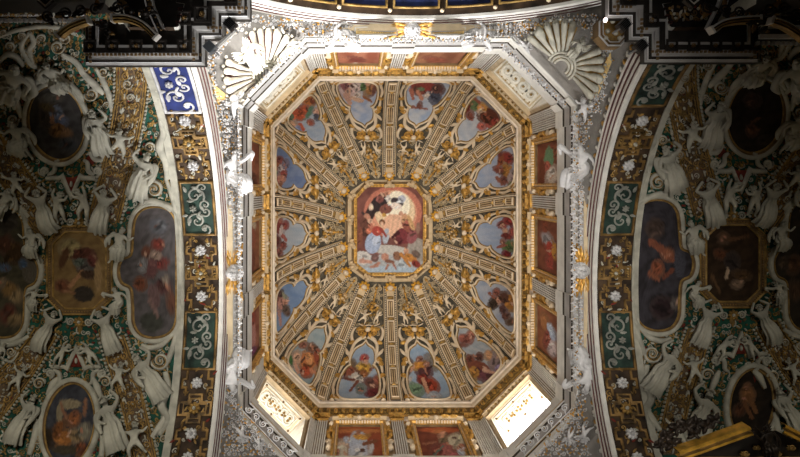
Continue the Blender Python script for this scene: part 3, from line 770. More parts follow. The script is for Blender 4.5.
    for s in (-1, 1):
        mb = MB()
        for (a, t, rad, d, a0) in ((.62, .895, .17, s, 0), (.40, .945, .16, -s, PI), (.62, .985, .14, s, PI/2), (.80, .84, .12, -s, 0)):
            W_ = cl(t); rad = min(rad, W_*.42)
            mb.vol(s*a*W_, t*L, rad, d, a0, .028, .04)
            mb.leaf(s*a*W_, t*L+rad*.6, PI/2+s*.7, .2, .06, .04, .08, 0)
        obj('side_scrolls', mb, 'relief', r, f)
    rr = random.Random(200+k); mb = MB()
    for _ in range(26):
        t = rr.uniform(.63, .97); W_ = cl(t); x = rr.uniform(-.92, .92)*W_
        mb.vol(x, t*L, rr.uniform(.08, .13), rr.choice([-1, 1]), rr.uniform(0, 6), .022, .03, rr.choice([0, 0, 0, 1]), 1.3, n=12, seg=5); mb.leaf(x, t*L, rr.uniform(0, 6), .22, .04, .02, .05, rr.choice([0, 0, 1]))
    obj('low_relief', mb, ['relief', 'gold_dull'], r, f); mb = MB()
    mb.tube([(0, .875*L), (0, 1.0*L)], [.05, .03], .06, 6, 1)
    for t in (.91, .95, .985): mb.ell((0, t*L, .1), (.08, .06, .06), 0, 6, 4, 1)
    obj('gilt_stem', mb, ['relief', 'gold'], r, f)

# ---------------------------------------------------------------- painting at the crown and its octagonal frame
ZC = 1.213
PO = [(367, 186), (415, 186), (424, 198), (424, 264), (413.5, 273.5), (368, 273.5), (356, 264), (356, 198)]
PO = np.array([((x-VX)*ZC*U, (y-VY)*ZC*U) for x, y in PO])
crownmap = lambda V: np.stack([V[:, 0], V[:, 1], ZC*Z0+EYE-V[:, 2]], 1)
CS = [((112, 66, 58), (136, 84, 72)),
      # glory of light with its ring of rosy heads, then the cloud bank below
      ('e', 393, 212, 29, 26, 0, (196, 118, 92)), ('e', 393, 213, 24, 23, 0, (216, 150, 116)), ('e', 395, 212, 20, 21, 0, (234, 204, 160)), ('e', 397, 206, 13, 15, 0, (246, 234, 206)), ('e', 394, 226, 12, 12, 0, (230, 178, 142)),
      ('e', 389, 266, 38, 12, 0, (170, 172, 172)), ('e', 389, 272, 34, 6, 0, (168, 186, 200)), ('e', 417, 250, 10, 12, 0, (160, 150, 138)), ('e', 362, 258, 9, 7, 0, (204, 198, 190)), ('e', 390, 250, 18, 5, 4, (190, 184, 174)), ('e', 405, 262, 9, 6, 0, (182, 190, 194)),
      # old man in a dark cloak, arc of dark angels on the left
      ('e', 379, 203, 12, 7, -45, (58, 46, 46)), ('e', 370, 214, 5, 10, 22, (60, 46, 44)), ('e', 397, 202, 7, 4, 25, (66, 56, 58)), ('e', 386, 209, 7, 5, -20, (132, 80, 66)), ('e', 380, 199, 4, 4, 0, (128, 76, 68)), ('e', 396, 206, 6, 3.4, 15, (236, 216, 200)), ('e', 387, 194, 2.8, 3, 0, (190, 130, 102)), ('e', 388, 198.5, 2.4, 3.6, 0, (206, 198, 190)), ('e', 402, 199, 4, 4, 0, (188, 190, 200)), ('c', 383, 196, 381, 193, 1.2, (214, 168, 138)),
      ('e', 371, 207, 2.4, 3.6, 0, (220, 186, 158)), ('e', 367, 217, 3.4, 3.6, 0, (190, 132, 104)), ('e', 370, 221, 3, 2.4, 0, (214, 170, 140)), ('e', 364, 224, 4, 7, 0, (110, 68, 54)), ('e', 366, 232, 4, 5, 0, (82, 52, 42)), ('e', 360, 236, 3, 9, 0, (132, 78, 58)),
      # kneeling woman in red and pale blue
      ('e', 373, 243, 8, 11, 14, (160, 174, 200)), ('e', 376, 238, 4, 8, 10, (188, 198, 216)), ('e', 386, 236, 3.4, 8, 8, (170, 178, 190)), ('e', 377, 231, 5.4, 5, 0, (170, 66, 52)), ('c', 381, 229, 386, 236, 1.6, (152, 60, 48)), ('e', 382, 222.5, 3, 3.4, 0, (126, 80, 52)), ('e', 382, 224, 1.8, 2.4, 0, (222, 178, 146)), ('e', 384, 215, 2.2, 2, 0, (200, 150, 60)), ('e', 369, 231, 3, 3, 0, (190, 106, 76)),
      # seated man in wine red
      ('e', 404, 236, 9, 8, 10, (124, 52, 54)), ('e', 407, 224, 5, 9, -20, (150, 82, 66)), ('e', 404, 218, 3, 5, 20, (206, 152, 110)), ('e', 411, 223, 2.4, 9, -22, (206, 160, 104)), ('e', 401, 213.5, 2.4, 2.6, 0, (206, 150, 118)), ('c', 400, 219, 390, 215, 1.5, (216, 166, 134)), ('e', 412, 237, 5, 7, 20, (148, 80, 82)), ('e', 399, 241, 4, 4, 0, (104, 44, 48)), ('e', 418, 228, 2.2, 6, 0, (150, 112, 92)),
      # tumbling children and an ochre figure in the clouds
      ('c', 361, 261, 371, 262, 2.2, (196, 144, 122)), ('e', 375, 258, 4, 4.4, 10, (112, 82, 76)), ('c', 379, 263, 372, 267, 1.5, (176, 120, 98)), ('e', 385, 257, 4, 4, 0, (190, 136, 112)), ('c', 387, 261, 393, 262, 2, (130, 84, 64)), ('c', 393, 263, 396, 269, 1.3, (160, 104, 82)), ('e', 397, 256, 4, 5, -20, (140, 96, 70)), ('c', 371, 267, 378, 266, 1.4, (176, 126, 106)), ('c', 388, 265, 386, 269, 1.2, (166, 110, 88)),
      ('e', 406, 251, 2.6, 2.6, 0, (196, 140, 104)), ('e', 411, 258, 7, 4, 28, (190, 124, 42)), ('c', 401, 254, 410, 266, 1.8, (186, 120, 44)), ('e', 416, 254, 5, 3.6, 38, (112, 92, 80)), ('e', 416, 264, 5, 3.6, 30, (140, 52, 40))]
r = thing('crown_painting', 'octagonal painting of a crowning in the clouds at the top of the dome', 'painting', (CX*U, CY*U, ZC*Z0+EYE))
painting('canvas', dense(PO, .05), crownmap, CS[0], CS[1:], r, 0., 56, 3, None, 1.0, detail=2, under=False, warp=.42)
mb = MB()
# PO runs clockwise seen from below with y downwards: the left of travel points inward
mb.sweep(PO, [(.06, .0), (.05, .10), (-.02, .12), (-.10, .14), (-.12, .06), (-.20, .05), (-.22, .16), (-.40, .18), (-.43, .09), (-.50, .09), (-.53, .22), (-.60, .22), (-.62, .12), (-.70, .12), (-.80, .30), (-.86, .30), (-.92, .1)], True,
         mats=[0, 0, 0, 3, 3, 1, 1, 3, 3, 1, 2, 3, 3, 1, 1, 2])
obj('moulded_frame', mb, ['gold', 'cream', 'gold_dull', 'brown'], r, crownmap, sm=False)
mb = MB(); D = dense(PO*1.0, .16)
for p in D: mb.ell((p[0], p[1], .14), (.05, .05, .05), 0, 6, 4)
obj('gold_beading', mb, 'gold', r, crownmap)
for k in range(14):
    p = rib_pt(k, np.array([1.0]))[0]; c = np.array([CX*U, CY*U]); q = p[:2]; d = (np.array(PO).mean(0)-q); ang = math.atan2(d[1], d[0])
    zl = p[2]
    loc = (p[0], p[1], zl-.12)
    fm = lambda V, p=p, zl=zl: np.stack([V[:, 0]+p[0], V[:, 1]+p[1], zl-.10-V[:, 2]], 1)
    r = thing('bust_rosette', 'gilt rosette with pale head topping the dome rib, '+RIBW[k], 'rosette', loc, 'gilt rosettes round the crown painting')
    mb = MB(); mb.rosette(0, 0, .30, 8, .0, .13, 0, 0, ang); mb.leaf(0, 0, ang+PI, .5, .14, .02, .12)
    obj('leaves', mb, 'gold_bright', r, fm)
    mb = MB(); mb.ell((0, 0, .26), (.13, .15, .16), ang, 10, 7); mb.ell((.02, 0, .40), (.03, .04, .04), 0, 6, 4)
    for s in (-1, 1): mb.ell((math.cos(ang+PI/2)*s*.12, math.sin(ang+PI/2)*s*.12, .24), (.05, .05, .06), 0, 6, 4)
    obj('head', mb, 'cream_light', r, fm)
    mb = MB(); a = d/np.linalg.norm(d); n = np.array([-a[1], a[0]])
    mb.rbox(a[0]*.42, a[1]*.42, ang, .36, .22, -.05, .22, 0, .8); mb.ell((a[0]*.42, a[1]*.42, .24), (.12, .08, .06), ang, 8, 5, 0)
    for s in (-1, 1): mb.vol(a[0]*.5+n[0]*s*.15, a[1]*.5+n[1]*s*.15, .09, s, ang, .03, .12)
    obj('console', mb, 'cream', r, fm)
# ---------------------------------------------------------------- drum: pilasters, painted bays, windows
def zn(z): return z*Z0
def pilaster(i, p, w, where):
    f = wallmap(i, 9.5); mp = f
    loc = f(np.array([[p, zn(.804), .2]]))[0]
    r = thing('pilaster', 'fluted pilaster, gilt capital, '+where, 'pilaster', loc, 'fluted pilasters of the dome drum')
    mb = MB(); mb.box(p-w, p+w, zn(.80), zn(.943), -.02, .10, 1)
    n = 6
    for j in range(n):
        x = p-w+(j+.5)*2*w/n; mb.box(x-w/n*.55, x+w/n*.55, zn(.812), zn(.94), .09, .16, 0)
    mb.box(p-w*1.15, p+w*1.15, zn(.803), zn(.812), 0, .2, 0)
    obj('shaft', mb, ['stone', 'brown'], r, mp, sm=False)
    mb = MB(); mb.box(p-w*1.1, p+w*1.1, zn(.9415), zn(.9435), 0, .22, 0); mb.box(p-w*1.2, p+w*1.2, zn(.9575), zn(.960), 0, .30, 0)
    for x in np.linspace(-.8, .8, 4):
        mb.leaf(p+x*w, zn(.9435), PI/2, .36, w*.3, .10, .12, 0)
    for s in (-1, 1): mb.vol(p+s*w*.95, zn(.9545), .10, s, PI/2, .035, .2)
    obj('capital', mb, 'gold', r, mp, sm=False)
    mb = MB(); V = []
    for d, z in LO[1:-1]:
        for x in (-w*1.5, w*1.5): V.append((p+x, zn(z)-.006, (9.5-d)*U+.055))
    mb.add(V, gf(len(LO)-2, 2, False, False)); K = len(LO)-2
    for e in (0, 1): mb.add([V[2*q+e] for q in range(K)]+[(V[0][0] if e == 0 else V[1][0], zn(LO[1+q][1]), .02) for q in range(K)], [(q, q+1, K+q+1, K+q) for q in range(K-1)], 0)
    mb.M = (LOM[1:-1]+[0]*(2*K))[:len(mb.F)]
    obj('pedestal', mb, ['stone', 'stone_grey', 'shadowgap'], r, mp, sm=False)
def bracket(i, p, s, where):
    f = wallmap(i, 9.5)
    mb = MB()
    mb.vol(p, zn(.905), .16, s, -PI/2, .055, .10, 1); mb.vol(p, zn(.868), .15, -s, PI/2, .05, .10, 0)
    mb.tube(smooth([(p, zn(.900)), (p+s*.08, zn(.89)), (p-s*.04, zn(.875))], 5), [.06, .10, .06], .10, 6, 1)
    mb.leaf(p, zn(.91), PI/2, .45, .12, .05, .15, 1); mb.ell((p, zn(.925), .15), (.10, .13, .12), 0, 8, 6, 0)
    mb.leaf(p, zn(.865), -PI/2, .4, .12, .05, .15, 0); mb.ell((p, zn(.845), .12), (.12, .16, .12), 0, 8, 6, 0)
    o = obj('scroll_bracket', mb, ['cream_light', 'gold'], None, f)
    tag(o, 'gilt scroll bracket %s' % where, 'bracket', 'scroll brackets beside the drum paintings')
# painted bays ------------------------------------------------------------
RB = (148, 66, 36); WD = (120, 62, 40)
BAY = {
 ('bottom', 0): ('painting of a pale blue robed prophet with a tablet', [((140, 62, 34), (164, 78, 44)), ('e', 358, 424, 30, 5, 0, (176, 90, 40)), ('e', 358, 431, 26, 2.2, 0, (196, 120, 60)), ('e', 358, 444, 9, 14, 0, (178, 190, 212)), ('e', 358, 452, 10, 8, 0, (190, 198, 214)), ('e', 347, 440, 4, 3, 20, (176, 186, 206)), ('e', 360, 437, 8, 3, 10, (206, 150, 50)), ('e', 358, 432.5, 3, 2.6, 0, (196, 130, 96)), ('e', 342, 450, 5, 9, -8, (206, 196, 176)), ('c', 364, 444, 376, 441, 2, (130, 80, 50)), ('e', 337, 452, 3, 4, 0, (190, 130, 105)), ('e', 371, 449, 2, 6, 20, (200, 200, 205)), ('c', 338, 444, 347, 444, 1.6, (214, 186, 160))]),
 ('bottom', 1): ('painting of a pink robed prophet with a scroll', [((110, 52, 34), (134, 66, 42)), ('e', 440, 430, 22, 2.6, 0, (186, 92, 44)), ('e', 438, 431, 6, 2, 0, (200, 120, 60)), ('e', 444, 441, 4, 7, -10, (120, 100, 74)), ('e', 446, 450, 7, 8, 20, (150, 84, 78)), ('e', 437, 452, 6, 6, 0, (120, 56, 46)), ('e', 442, 435, 3, 3, 0, (196, 140, 110)), ('e', 456, 440, 8, 6, -5, (196, 186, 160)), ('c', 423, 444, 436, 442, 1.5, (150, 96, 70)), ('e', 462, 451, 4, 4, 20, (196, 206, 224)), ('e', 461, 446, 2.4, 2.4, 0, (190, 120, 90)), ('e', 469, 452, 5, 4, 30, (176, 130, 50)), ('c', 434, 455, 443, 446, 1.2, (90, 110, 100)), ('e', 454, 456, 5, 3, 0, (180, 90, 100))]),
 ('left', 0): ('painting of red and violet figures', [((120, 62, 46), (150, 92, 70)), ('e', 253, 335, 3, 14, 0, (176, 120, 110)), ('e', 254, 352, 3, 6, 0, (120, 60, 90)), ('e', 252, 318, 3, 8, 0, (140, 60, 44))]),
 ('left', 1): ('painting of a red brown wall with a dark figure', [((134, 78, 50), (160, 100, 66)), ('e', 253, 238, 3, 12, 0, (150, 80, 56)), ('e', 252, 262, 3, 14, 0, (120, 62, 44)), ('e', 254, 225, 2, 4, 0, (200, 180, 150))]),
 ('left', 2): ('painting of a brown robed standing figure', [((120, 66, 44), (150, 88, 60)), ('e', 252, 160, 3, 12, 0, (160, 84, 50)), ('e', 253, 182, 3, 9, 0, (100, 56, 40))]),
 ('right', 0): ('painting of a green robed reader with a white book', [((120, 64, 42), (146, 84, 58)), ('e', 549, 158, 5, 13, 8, (110, 150, 110)), ('e', 547, 166, 4, 5, 0, (190, 100, 80)), ('e', 552, 175, 5, 9, 0, (214, 200, 186)), ('e', 542, 172, 3, 14, 0, (120, 62, 40)), ('e', 552, 146, 2.4, 3, 0, (140, 80, 60)), ('e', 556, 152, 3, 8, 0, (150, 90, 60))]),
 ('right', 1): ('painting of a red robed figure under a grey slab', [((116, 62, 42), (142, 80, 54)), ('e', 547, 240, 4, 9, -30, (170, 164, 168)), ('e', 551, 250, 4, 9, -20, (176, 62, 46)), ('e', 554, 251, 2.4, 8, 0, (206, 146, 44)), ('e', 550, 262, 3, 6, 10, (170, 70, 56)), ('e', 545, 225, 3, 8, 0, (140, 70, 46))]),
 ('right', 2): ('painting of a pale blue robed prophet with pink drapery', [((130, 74, 46), (160, 96, 62)), ('e', 551, 332, 3, 10, -20, (176, 190, 214)), ('e', 552, 348, 4, 8, -10, (214, 196, 200)), ('e', 547, 338, 3, 8, 0, (150, 74, 60)), ('e', 544, 322, 3, 8, 0, (170, 110, 60))]),
 ('top', 0): ('strip of a red brown painting with a white star', [((140, 74, 50), (166, 104, 76)), ('e', 356, 60, 8, 2, 0, (120, 56, 44)), ('e', 340, 60, 8, 2, 0, (170, 100, 70)), ('e', 355, 64, 2, 1.5, 0, (220, 210, 190))]),
 ('top', 1): ('strip of a red brown painting in shade', [((120, 70, 46), (150, 96, 66)), ('e', 436, 60, 10, 2, 0, (140, 72, 50)), ('e', 420, 61, 6, 2, 0, (160, 106, 70))]),
}
WHERE = {'top': ['top wall, left half', 'top wall, right half'], 'bottom': ['bottom wall, left half', 'bottom wall, right half'],
         'left': ['lowest on the left wall', 'middle of the left wall', 'uppermost on the left wall'], 'right': ['uppermost on the right wall', 'middle of the right wall', 'lowest on the right wall']}
for side, fr in (('top', [.487]), ('right', [.325, .655]), ('bottom', [.503]), ('left', [.345, .672])):
    i = SIDES.index(side); f = wallmap(i, 9.5); H = f.half
    edges = [-1.]+[2*x-1 for x in fr]+[1.]; cuts = [e*H for e in edges]
    wp = .235
    for j, c in enumerate(cuts):
        if j in (0, len(cuts)-1): c = c*(1-.30/H); wh = 'at the %s end of the %s drum wall' % ((('left', 'right'), ('upper', 'lower'), ('right', 'left'), ('lower', 'upper'))[i//2][0 if j == 0 else 1], side)
        else: wh = 'between painted bays of the %s drum wall' % side+('' if len(fr) == 1 else ', the upper one' if (j == 1) == (side == 'right') else ', the lower one')
        pilaster(i, c, wp, wh)
    for j in range(len(cuts)-1):
        order = j if side in ('top', 'right') else len(cuts)-2-j
        if side == 'left': order = j
        a = cuts[j]+(.30+wp if j == 0 else wp)+.42; b = cuts[j+1]-(.30+wp if j == len(cuts)-2 else wp)-.42
        # side 'bottom' runs right to left, 'left' runs bottom to top
        if side == 'bottom': order = len(cuts)-2-j
        desc, st = BAY[(side, order)]
        loc = f(np.array([[(a+b)/2, zn(.806), .1]]))[0]
        r = thing('drum_painting', desc+', '+WHERE[side][order], 'painting', loc, 'paintings between the drum pilasters')
        O = dense([(a, zn(.80)), (b, zn(.80)), (b, zn(.928)), (a, zn(.928))], .12)
        painting('canvas', O, f, st[0], st[1:], r, .03, 36, 90+i+j, None, 1.05)
        mb = MB()
        mb.sweep([(a, zn(.79)), (b, zn(.79)), (b, zn(.928)), (a, zn(.928))], [(.0, .03), (.0, .12), (-.05, .15), (-.10, .12), (-.12, .22), (-.20, .22), (-.22, 0)], True, mats=[1, 0, 2, 0, 0, 0])
        n = int((b-a)/.10)
        for q in range(n):
            x = a+(q+.5)*(b-a)/n; mb.box(x-.03, x+.03, zn(.9295), zn(.9345), .12, .27, 2)
        obj('gilt_frame', mb, ['gold', 'brown', 'cream_light'], r, f, sm=False)
        mb = MB(); mb.box(a-.25, b+.25, zn(.9375), zn(.9405), 0, .34, 0)
        for q in (-1, 1):
            x = (a+b)/2+q*(b-a)*.33
            for e in (-1, 1): mb.leaf(x, zn(.939), 0 if e > 0 else PI, .34, .10, .30, .1, 1)
        mb.ell(((a+b)/2, zn(.936), .3), (.09, .14, .1), 0, 8, 5, 2)
        obj('cornice_shelf', mb, ['cream', 'gold', 'cream_light'], r, f, sm=False)
        for s, x in ((-1, a-.27), (1, b+.27)):
            bracket(i, x, s, '%s the drum painting %s' % ({'top': ('left of', 'right of'), 'right': ('above', 'below'), 'bottom': ('right of', 'left of'), 'left': ('below', 'above')}[side][0 if s < 0 else 1], WHERE[side][order]))
# window bays --------------------------------------------------------------
def blockmap(i):
    """(p along the side, d outward in plan units from the octagon line, height) -> world, for horizontal reveals"""
    a, b, t, n = side_frame(i, 0); m = (a+b)/2
    def f(V): return np.stack([(m[0]+n[0]*-V[:, 1])*U+t[0]*V[:, 0], (m[1]+n[1]*-V[:, 1])*U+t[1]*V[:, 0], V[:, 2]+EYE], 1)
    return f
wn = 0
for i in (1, 3, 5, 7):
    wn += 1; f = wallmap(i, 9.5); g = blockmap(i); low = SIDES[i].startswith('bottom')
    H = f.half
    loc = f(np.array([[0, zn(.76), 0]]))[0]
    r = bpy.data.objects.new('window_%d' % wn, None); COL.objects.link(r); r.location = loc; r['kind'] = 'structure'
    d0, d1 = 9.0, 32.; w = 1.02; zs = zn(.931)
    mb = MB(); mb.add([(-w, d0, zs), (w, d0, zs), (w*.96, d1, zs-.05), (-w*.96, d1, zs-.05)], [(0, 1, 2, 3)])
    spn = obj('soffit_panel', mb, 'cream_light' if low else 'wall', r, g, sm=False)
    # relief of the soffit: borders and gilt-centred scrolls; local x along p, y outwards in metres, h down
    def sm_(V, g=g, zs=zs): return g(np.stack([V[:, 0], d0+V[:, 1]/U, zs-V[:, 2]-.02], 1))
    D = (d1-d0)*U; mb = MB()
    for e in (.08, .20): mb.tube(dense([(-w+e, e), (w-e, e), (w-e, D-e), (-w+e, D-e)], .3), .035, .01, 6, 0, True)
    if low:
        for a in range(5):
            for b in range(2):
                x = -w+.42+a*(2*w-.84)/4; y = .40+b*(D-.80)
                mb.vol(x, y, .19, 1 if (a+b) % 2 else -1, a, .05, .02, 0); mb.ell((x, y, .05), (.06, .06, .05), 0, 7, 4, 1)
        for a in range(4):
            x = -w+.62+a*(2*w-1.24)/3; mb.ell((x, D/2, .04), (.07, .07, .05), 0, 7, 4, 1)
        for x in (-w+.14, 0, w-.14):
            for y in (.14, D-.14): mb.ell((x, y, .04), (.05, .05, .05), 0, 6, 4, 2)
    else:
        for a in range(4):
            x = -w+.40+a*(2*w-.8)/3; mb.vol(x, D*.5, .24, 1 if a % 2 else -1, a, .075, .02, 0)
            mb.ell((x, D*.5, .05), (.06, .06, .06), 0, 7, 4, 1)
        mb.tube(smooth([(-w+.3, D*.22), (-.3, D*.30), (.3, D*.22), (w-.3, D*.28)], 6), .045, .02, 6, 0)
        for a in range(9): mb.leaf(-w+.2+a*.2, .14, PI/2, .14, .05, 0, .05, 1)
    obj('soffit_relief', mb, ['stucco', 'gold_dull', 'brown'], spn, sm_)
    for s in (-1, 1):
        mb = MB(); mb.add([(s*w, d0, zn(.745)), (s*w, d0, zs), (s*w*.96, d1, zs-.05), (s*w*.96, d1, zn(.745))], [(0, 1, 2, 3)])
        obj('side_reveal', mb, 'stucco', r, g, sm=False)
    mb = MB(); mb.add([(-w, d0, zn(.755)), (w, d0, zn(.755)), (w, d1, zn(.76)), (-w, d1, zn(.76))], [(0, 1, 2, 3)])
    obj('sill', mb, 'stone', r, g, sm=False)
    mb = MB(); mb.add([(-w*.96, d1-.2, zn(.76)), (w*.96, d1-.2, zn(.76)), (w*.96, d1-.2, zs-.06), (-w*.96, d1-.2, zs-.06)], [(0, 1, 2, 3)])
    obj('glass', mb, 'daylight' if i == 3 else 'daylight_dim' if low else 'daylight_soft', r, g, sm=False)
    mb = MB()
    for x in np.linspace(-.66, .66, 3): mb.add([(x-.02, d1-1.4, zn(.76)), (x+.02, d1-1.4, zn(.76)), (x+.02, d1-1.4, zs-.06), (x-.02, d1-1.4, zs-.06)], [(0, 1, 2, 3)])
    obj('glazing_bars', mb, 'stone_grey', r, g, sm=False)
    # moulded lintel with leaf crest
    mb = MB(); mb.box(-w-.12, w+.12, zn(.932), zn(.937), 0, .16, 0); mb.box(-w-.16, w+.16, zn(.940), zn(.9435), 0, .26, 0)
    for a in range(11):
        x = -w+.1+a*(2*w-.2)/10; mb.leaf(x, zn(.9365), PI/2 if a % 2 else PI/2+.4, .12, .06, .14, .1, 1)
    obj('lintel', mb, ['cream', 'gold_dull'], r, f, sm=False)
    for s in (-1, 1):
        pilaster(i, s*(H-.10), .20, 'at the %s jamb of the %s window' % ('anticlockwise' if s < 0 else 'clockwise', SIDEW[i].replace(' diagonal', '')))
# ---------------------------------------------------------------- crossing arches, spandrels, soffits, neighbouring vaults
XL, XR, YT = -101.6, 173.6, -125.6            # planes of the left, right and upper arch (plan units)
AR = dict(left=(72., 165.), right=(72., 165.), top=(42., 146.))
CROWN = .728*700
def az(side, s, dR=0., dz=0.):
    c, R = AR[side]; return CROWN-R+dz+np.sqrt(np.maximum((R+dR)**2-(np.asarray(s, float)-c)**2, 0))
def archpt(side, s, dR=0., out=0.):
    """point on the arch at plan coordinate s along it; out = away from the crossing (plan units)"""
    s = np.asarray(s, float); z = az(side, s, dR)/700
    if side == 'left': x, y = np.full_like(s, XL-out), s
    elif side == 'right': x, y = np.full_like(s, XR+out), s
    else: x, y = s, np.full_like(s, YT-out)
    return np.stack([x*U, y*U, z*Z0+EYE], 1)
def archmap(side):
    """angle along the arch (metres of arc from the crown), depth outward (m), h towards the room"""
    c, R = AR[side]
    def f(V):
        a = V[:, 0]/(R*U); rr = R-V[:, 2]/U; s = c+rr*np.sin(a); z = (CROWN-R+rr*np.cos(a))/700; o = V[:, 1]/U
        if side == 'left': x, y = XL-o, s
        elif side == 'right': x, y = XR+o, s
        else: x, y = s, YT-o
        return np.stack([x*U, y*U, z*Z0+EYE], 1)
    return f
LIM = dict(left=1.33, right=1.33, top=1.42)
ARCW = 25.                                     # thickness of the arches
for side, nm in (('left', 'left'), ('right', 'right'), ('top', 'top')):
    c, R = AR[side]; f = archmap(side); La = R*U*LIM[side]; n = 60
    ss = np.linspace(-La, La, n)
    # archivolt: stepped mouldings of the arch face (radial offset, projection into the crossing)
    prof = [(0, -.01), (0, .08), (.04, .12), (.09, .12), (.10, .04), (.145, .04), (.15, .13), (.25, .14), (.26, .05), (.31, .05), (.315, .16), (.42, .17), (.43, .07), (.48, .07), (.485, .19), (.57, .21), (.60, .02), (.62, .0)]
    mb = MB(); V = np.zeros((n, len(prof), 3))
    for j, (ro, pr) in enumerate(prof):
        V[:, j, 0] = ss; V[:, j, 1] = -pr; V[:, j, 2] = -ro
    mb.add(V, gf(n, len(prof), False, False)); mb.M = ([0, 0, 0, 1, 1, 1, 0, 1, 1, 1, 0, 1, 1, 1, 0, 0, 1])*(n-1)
    tn += 1
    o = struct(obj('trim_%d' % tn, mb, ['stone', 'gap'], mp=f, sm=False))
    # egg-and-dart with gilt drops on the outermost step
    mb = MB(); m = int(2*La/.24)
    for k in range(m):
        a = -La+(k+.5)*2*La/m
        V0 = np.array([[a, -.10, -.78]])
        mb.ell((a, -.16, -.72), (.07, .06, .09), 0, 6, 4, 1 if k % 2 else 0)
        mb.ell((a+.06, -.12, -.84), (.05, .05, .07), 0, 6, 4, 0)
    tag(obj('egg_moulding', mb, ['stone', 'gold'], None, f), 'egg moulding with small gilt drops along the %s crossing arch' % nm, 'moulding', 'egg mouldings of the crossing arches')
    # face band behind the egg moulding
    mb = MB(); V = np.zeros((n, 2, 3)); V[:, 0] = np.c_[ss, np.full(n, -.02), np.full(n, -.6)]; V[:, 1] = np.c_[ss, np.full(n, -.02), np.full(n, -.95)]
    mb.add(V, gf(n, 2, False, False)); tn += 1; struct(obj('trim_%d' % tn, mb, 'stone_grey', mp=f, sm=False))
    # soffit
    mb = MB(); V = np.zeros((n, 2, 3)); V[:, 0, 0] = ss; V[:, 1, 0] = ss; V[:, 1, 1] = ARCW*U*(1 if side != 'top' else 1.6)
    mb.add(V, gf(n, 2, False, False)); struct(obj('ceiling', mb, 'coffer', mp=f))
# ---- spandrels and pendentives
LED = octo(6.3); ZL = .744
def seg(a, b, t): return a[None]*(1-t)[:, None]+b[None]*t[:, None]
def loft(name, A, B, n=10):
    mb = MB(); k = np.linspace(0, 1, n)
    V = np.stack([A*(1-t)+B*t for t in k]); mb.add(V, gf(n, len(A), False, False))
    return struct(obj(name, mb, 'spandrel')), mb
def ledge(a, b, t):
    p = seg(np.array(a), np.array(b), t); return np.stack([p[:, 0]*U, p[:, 1]*U, np.full(len(t), ZL*Z0+EYE)], 1)
ALLV, ALLF = [], []
def reg(mb):
    n = sum(len(v) for v in ALLV); ALLV.append(mb.verts()); ALLF.extend([tuple(i+n for i in f) for f in mb.F])
t = np.linspace(0, 1, 30)
yt, yb = LED[7][1], LED[6][1]
_, m_ = loft('wall_left', archpt('left', np.linspace(yb, yt, 30), 15.5), ledge(LED[6], LED[7], t)); reg(m_)
yt2, yb2 = LED[2][1], LED[3][1]
_, m_ = loft('wall_right', archpt('right', np.linspace(yt2, yb2, 30), 15.5), ledge(LED[2], LED[3], t)); reg(m_)
_, m_ = loft('wall_top', archpt('top', np.linspace(LED[0][0], LED[1][0], 30), 14.), ledge(LED[0], LED[1], t)); reg(m_)
def pend(name, L, T, A, B):
    _, m1 = loft(name, np.stack([L[0]*(1-q)+T[0]*q for q in t]), ledge(A, B, t), 8); reg(m1)
    mb = MB(); V = [np.stack([L[j]*(1-q)+T[j]*q for q in t]) for j in range(len(L))]
    mb.add(np.stack(V), gf(len(L), 30, False, False)); struct(obj(name, mb, 'spandrel')); reg(mb)
n = 20
pend('wall_upper_left', archpt('left', np.linspace(yt, -100, n), 15.5), archpt('top', np.linspace(LED[0][0], XL, n), 14.), LED[7], LED[0])
pend('wall_upper_right', archpt('right', np.linspace(yt2, -100, n), 15.5), archpt('top', np.linspace(LED[1][0], XR, n), 14.), LED[2], LED[1])
YB = 240.
def bott(s):
    s = np.asarray(s, float); z = (CROWN-160+np.sqrt(np.maximum(174**2-(s-36)**2, 0)))/700
    return np.stack([s*U, np.full_like(s, YB*U), z*Z0+EYE], 1)
pend('wall_lower_left', archpt('left', np.linspace(yb, 236, n), 15.5), bott(np.linspace(LED[5][0], XL, n)), LED[6], LED[5])
pend('wall_lower_right', archpt('right', np.linspace(yb2, 236, n), 15.5), bott(np.linspace(LED[4][0], XR, n)), LED[3], LED[4])
_, m_ = loft('wall_bottom', bott(np.linspace(LED[5][0], LED[4][0], 30)), ledge(LED[5], LED[4], t)); reg(m_)
BV = BVHTree.FromPolygons([tuple(v) for v in np.concatenate(ALLV)], ALLF)
EYEV = Vector((0, 0, EYE))
def spanhit(px, py):
    d = Vector(((px-VX)/700, (py-VY)/700, 1)).normalized()
    h = BV.ray_cast(EYEV, d)
    if h[0] is None:
        P = PX(px, py, .72); return np.array(P), np.array([0, 0, -1.])
    nrm = h[1]
    if nrm.dot(d) > 0: nrm = -nrm
    return np.array(h[0]), np.array(nrm)
def local_frame(px, py, ang_px=0., off=0.):
    """a metric frame on the pendentive seen at (px,py); x axis follows the survey direction ang_px"""
    P, n = spanhit(px, py)
    Q, _ = spanhit(px+3*math.cos(ang_px), py+3*math.sin(ang_px))
    x = Vector(Q-P); nv = Vector(n); x = (x-nv*x.dot(nv)).normalized(); y = nv.cross(x)
    M = Matrix(((*x,), (*y,), (*nv,))).transposed().to_4x4(); M.translation = Vector(P)+nv*off
    return M
def spanmap(kh=.028):
    def f(V):
        out = np.zeros_like(V)
        for i, (u, v, h) in enumerate(V):
            P, n = spanhit(u, v); n = n*.55+np.array([0, 0, -.6]); n /= np.linalg.norm(n); out[i] = P+n*h*kh
        return out
    return f
SM = spanmap()
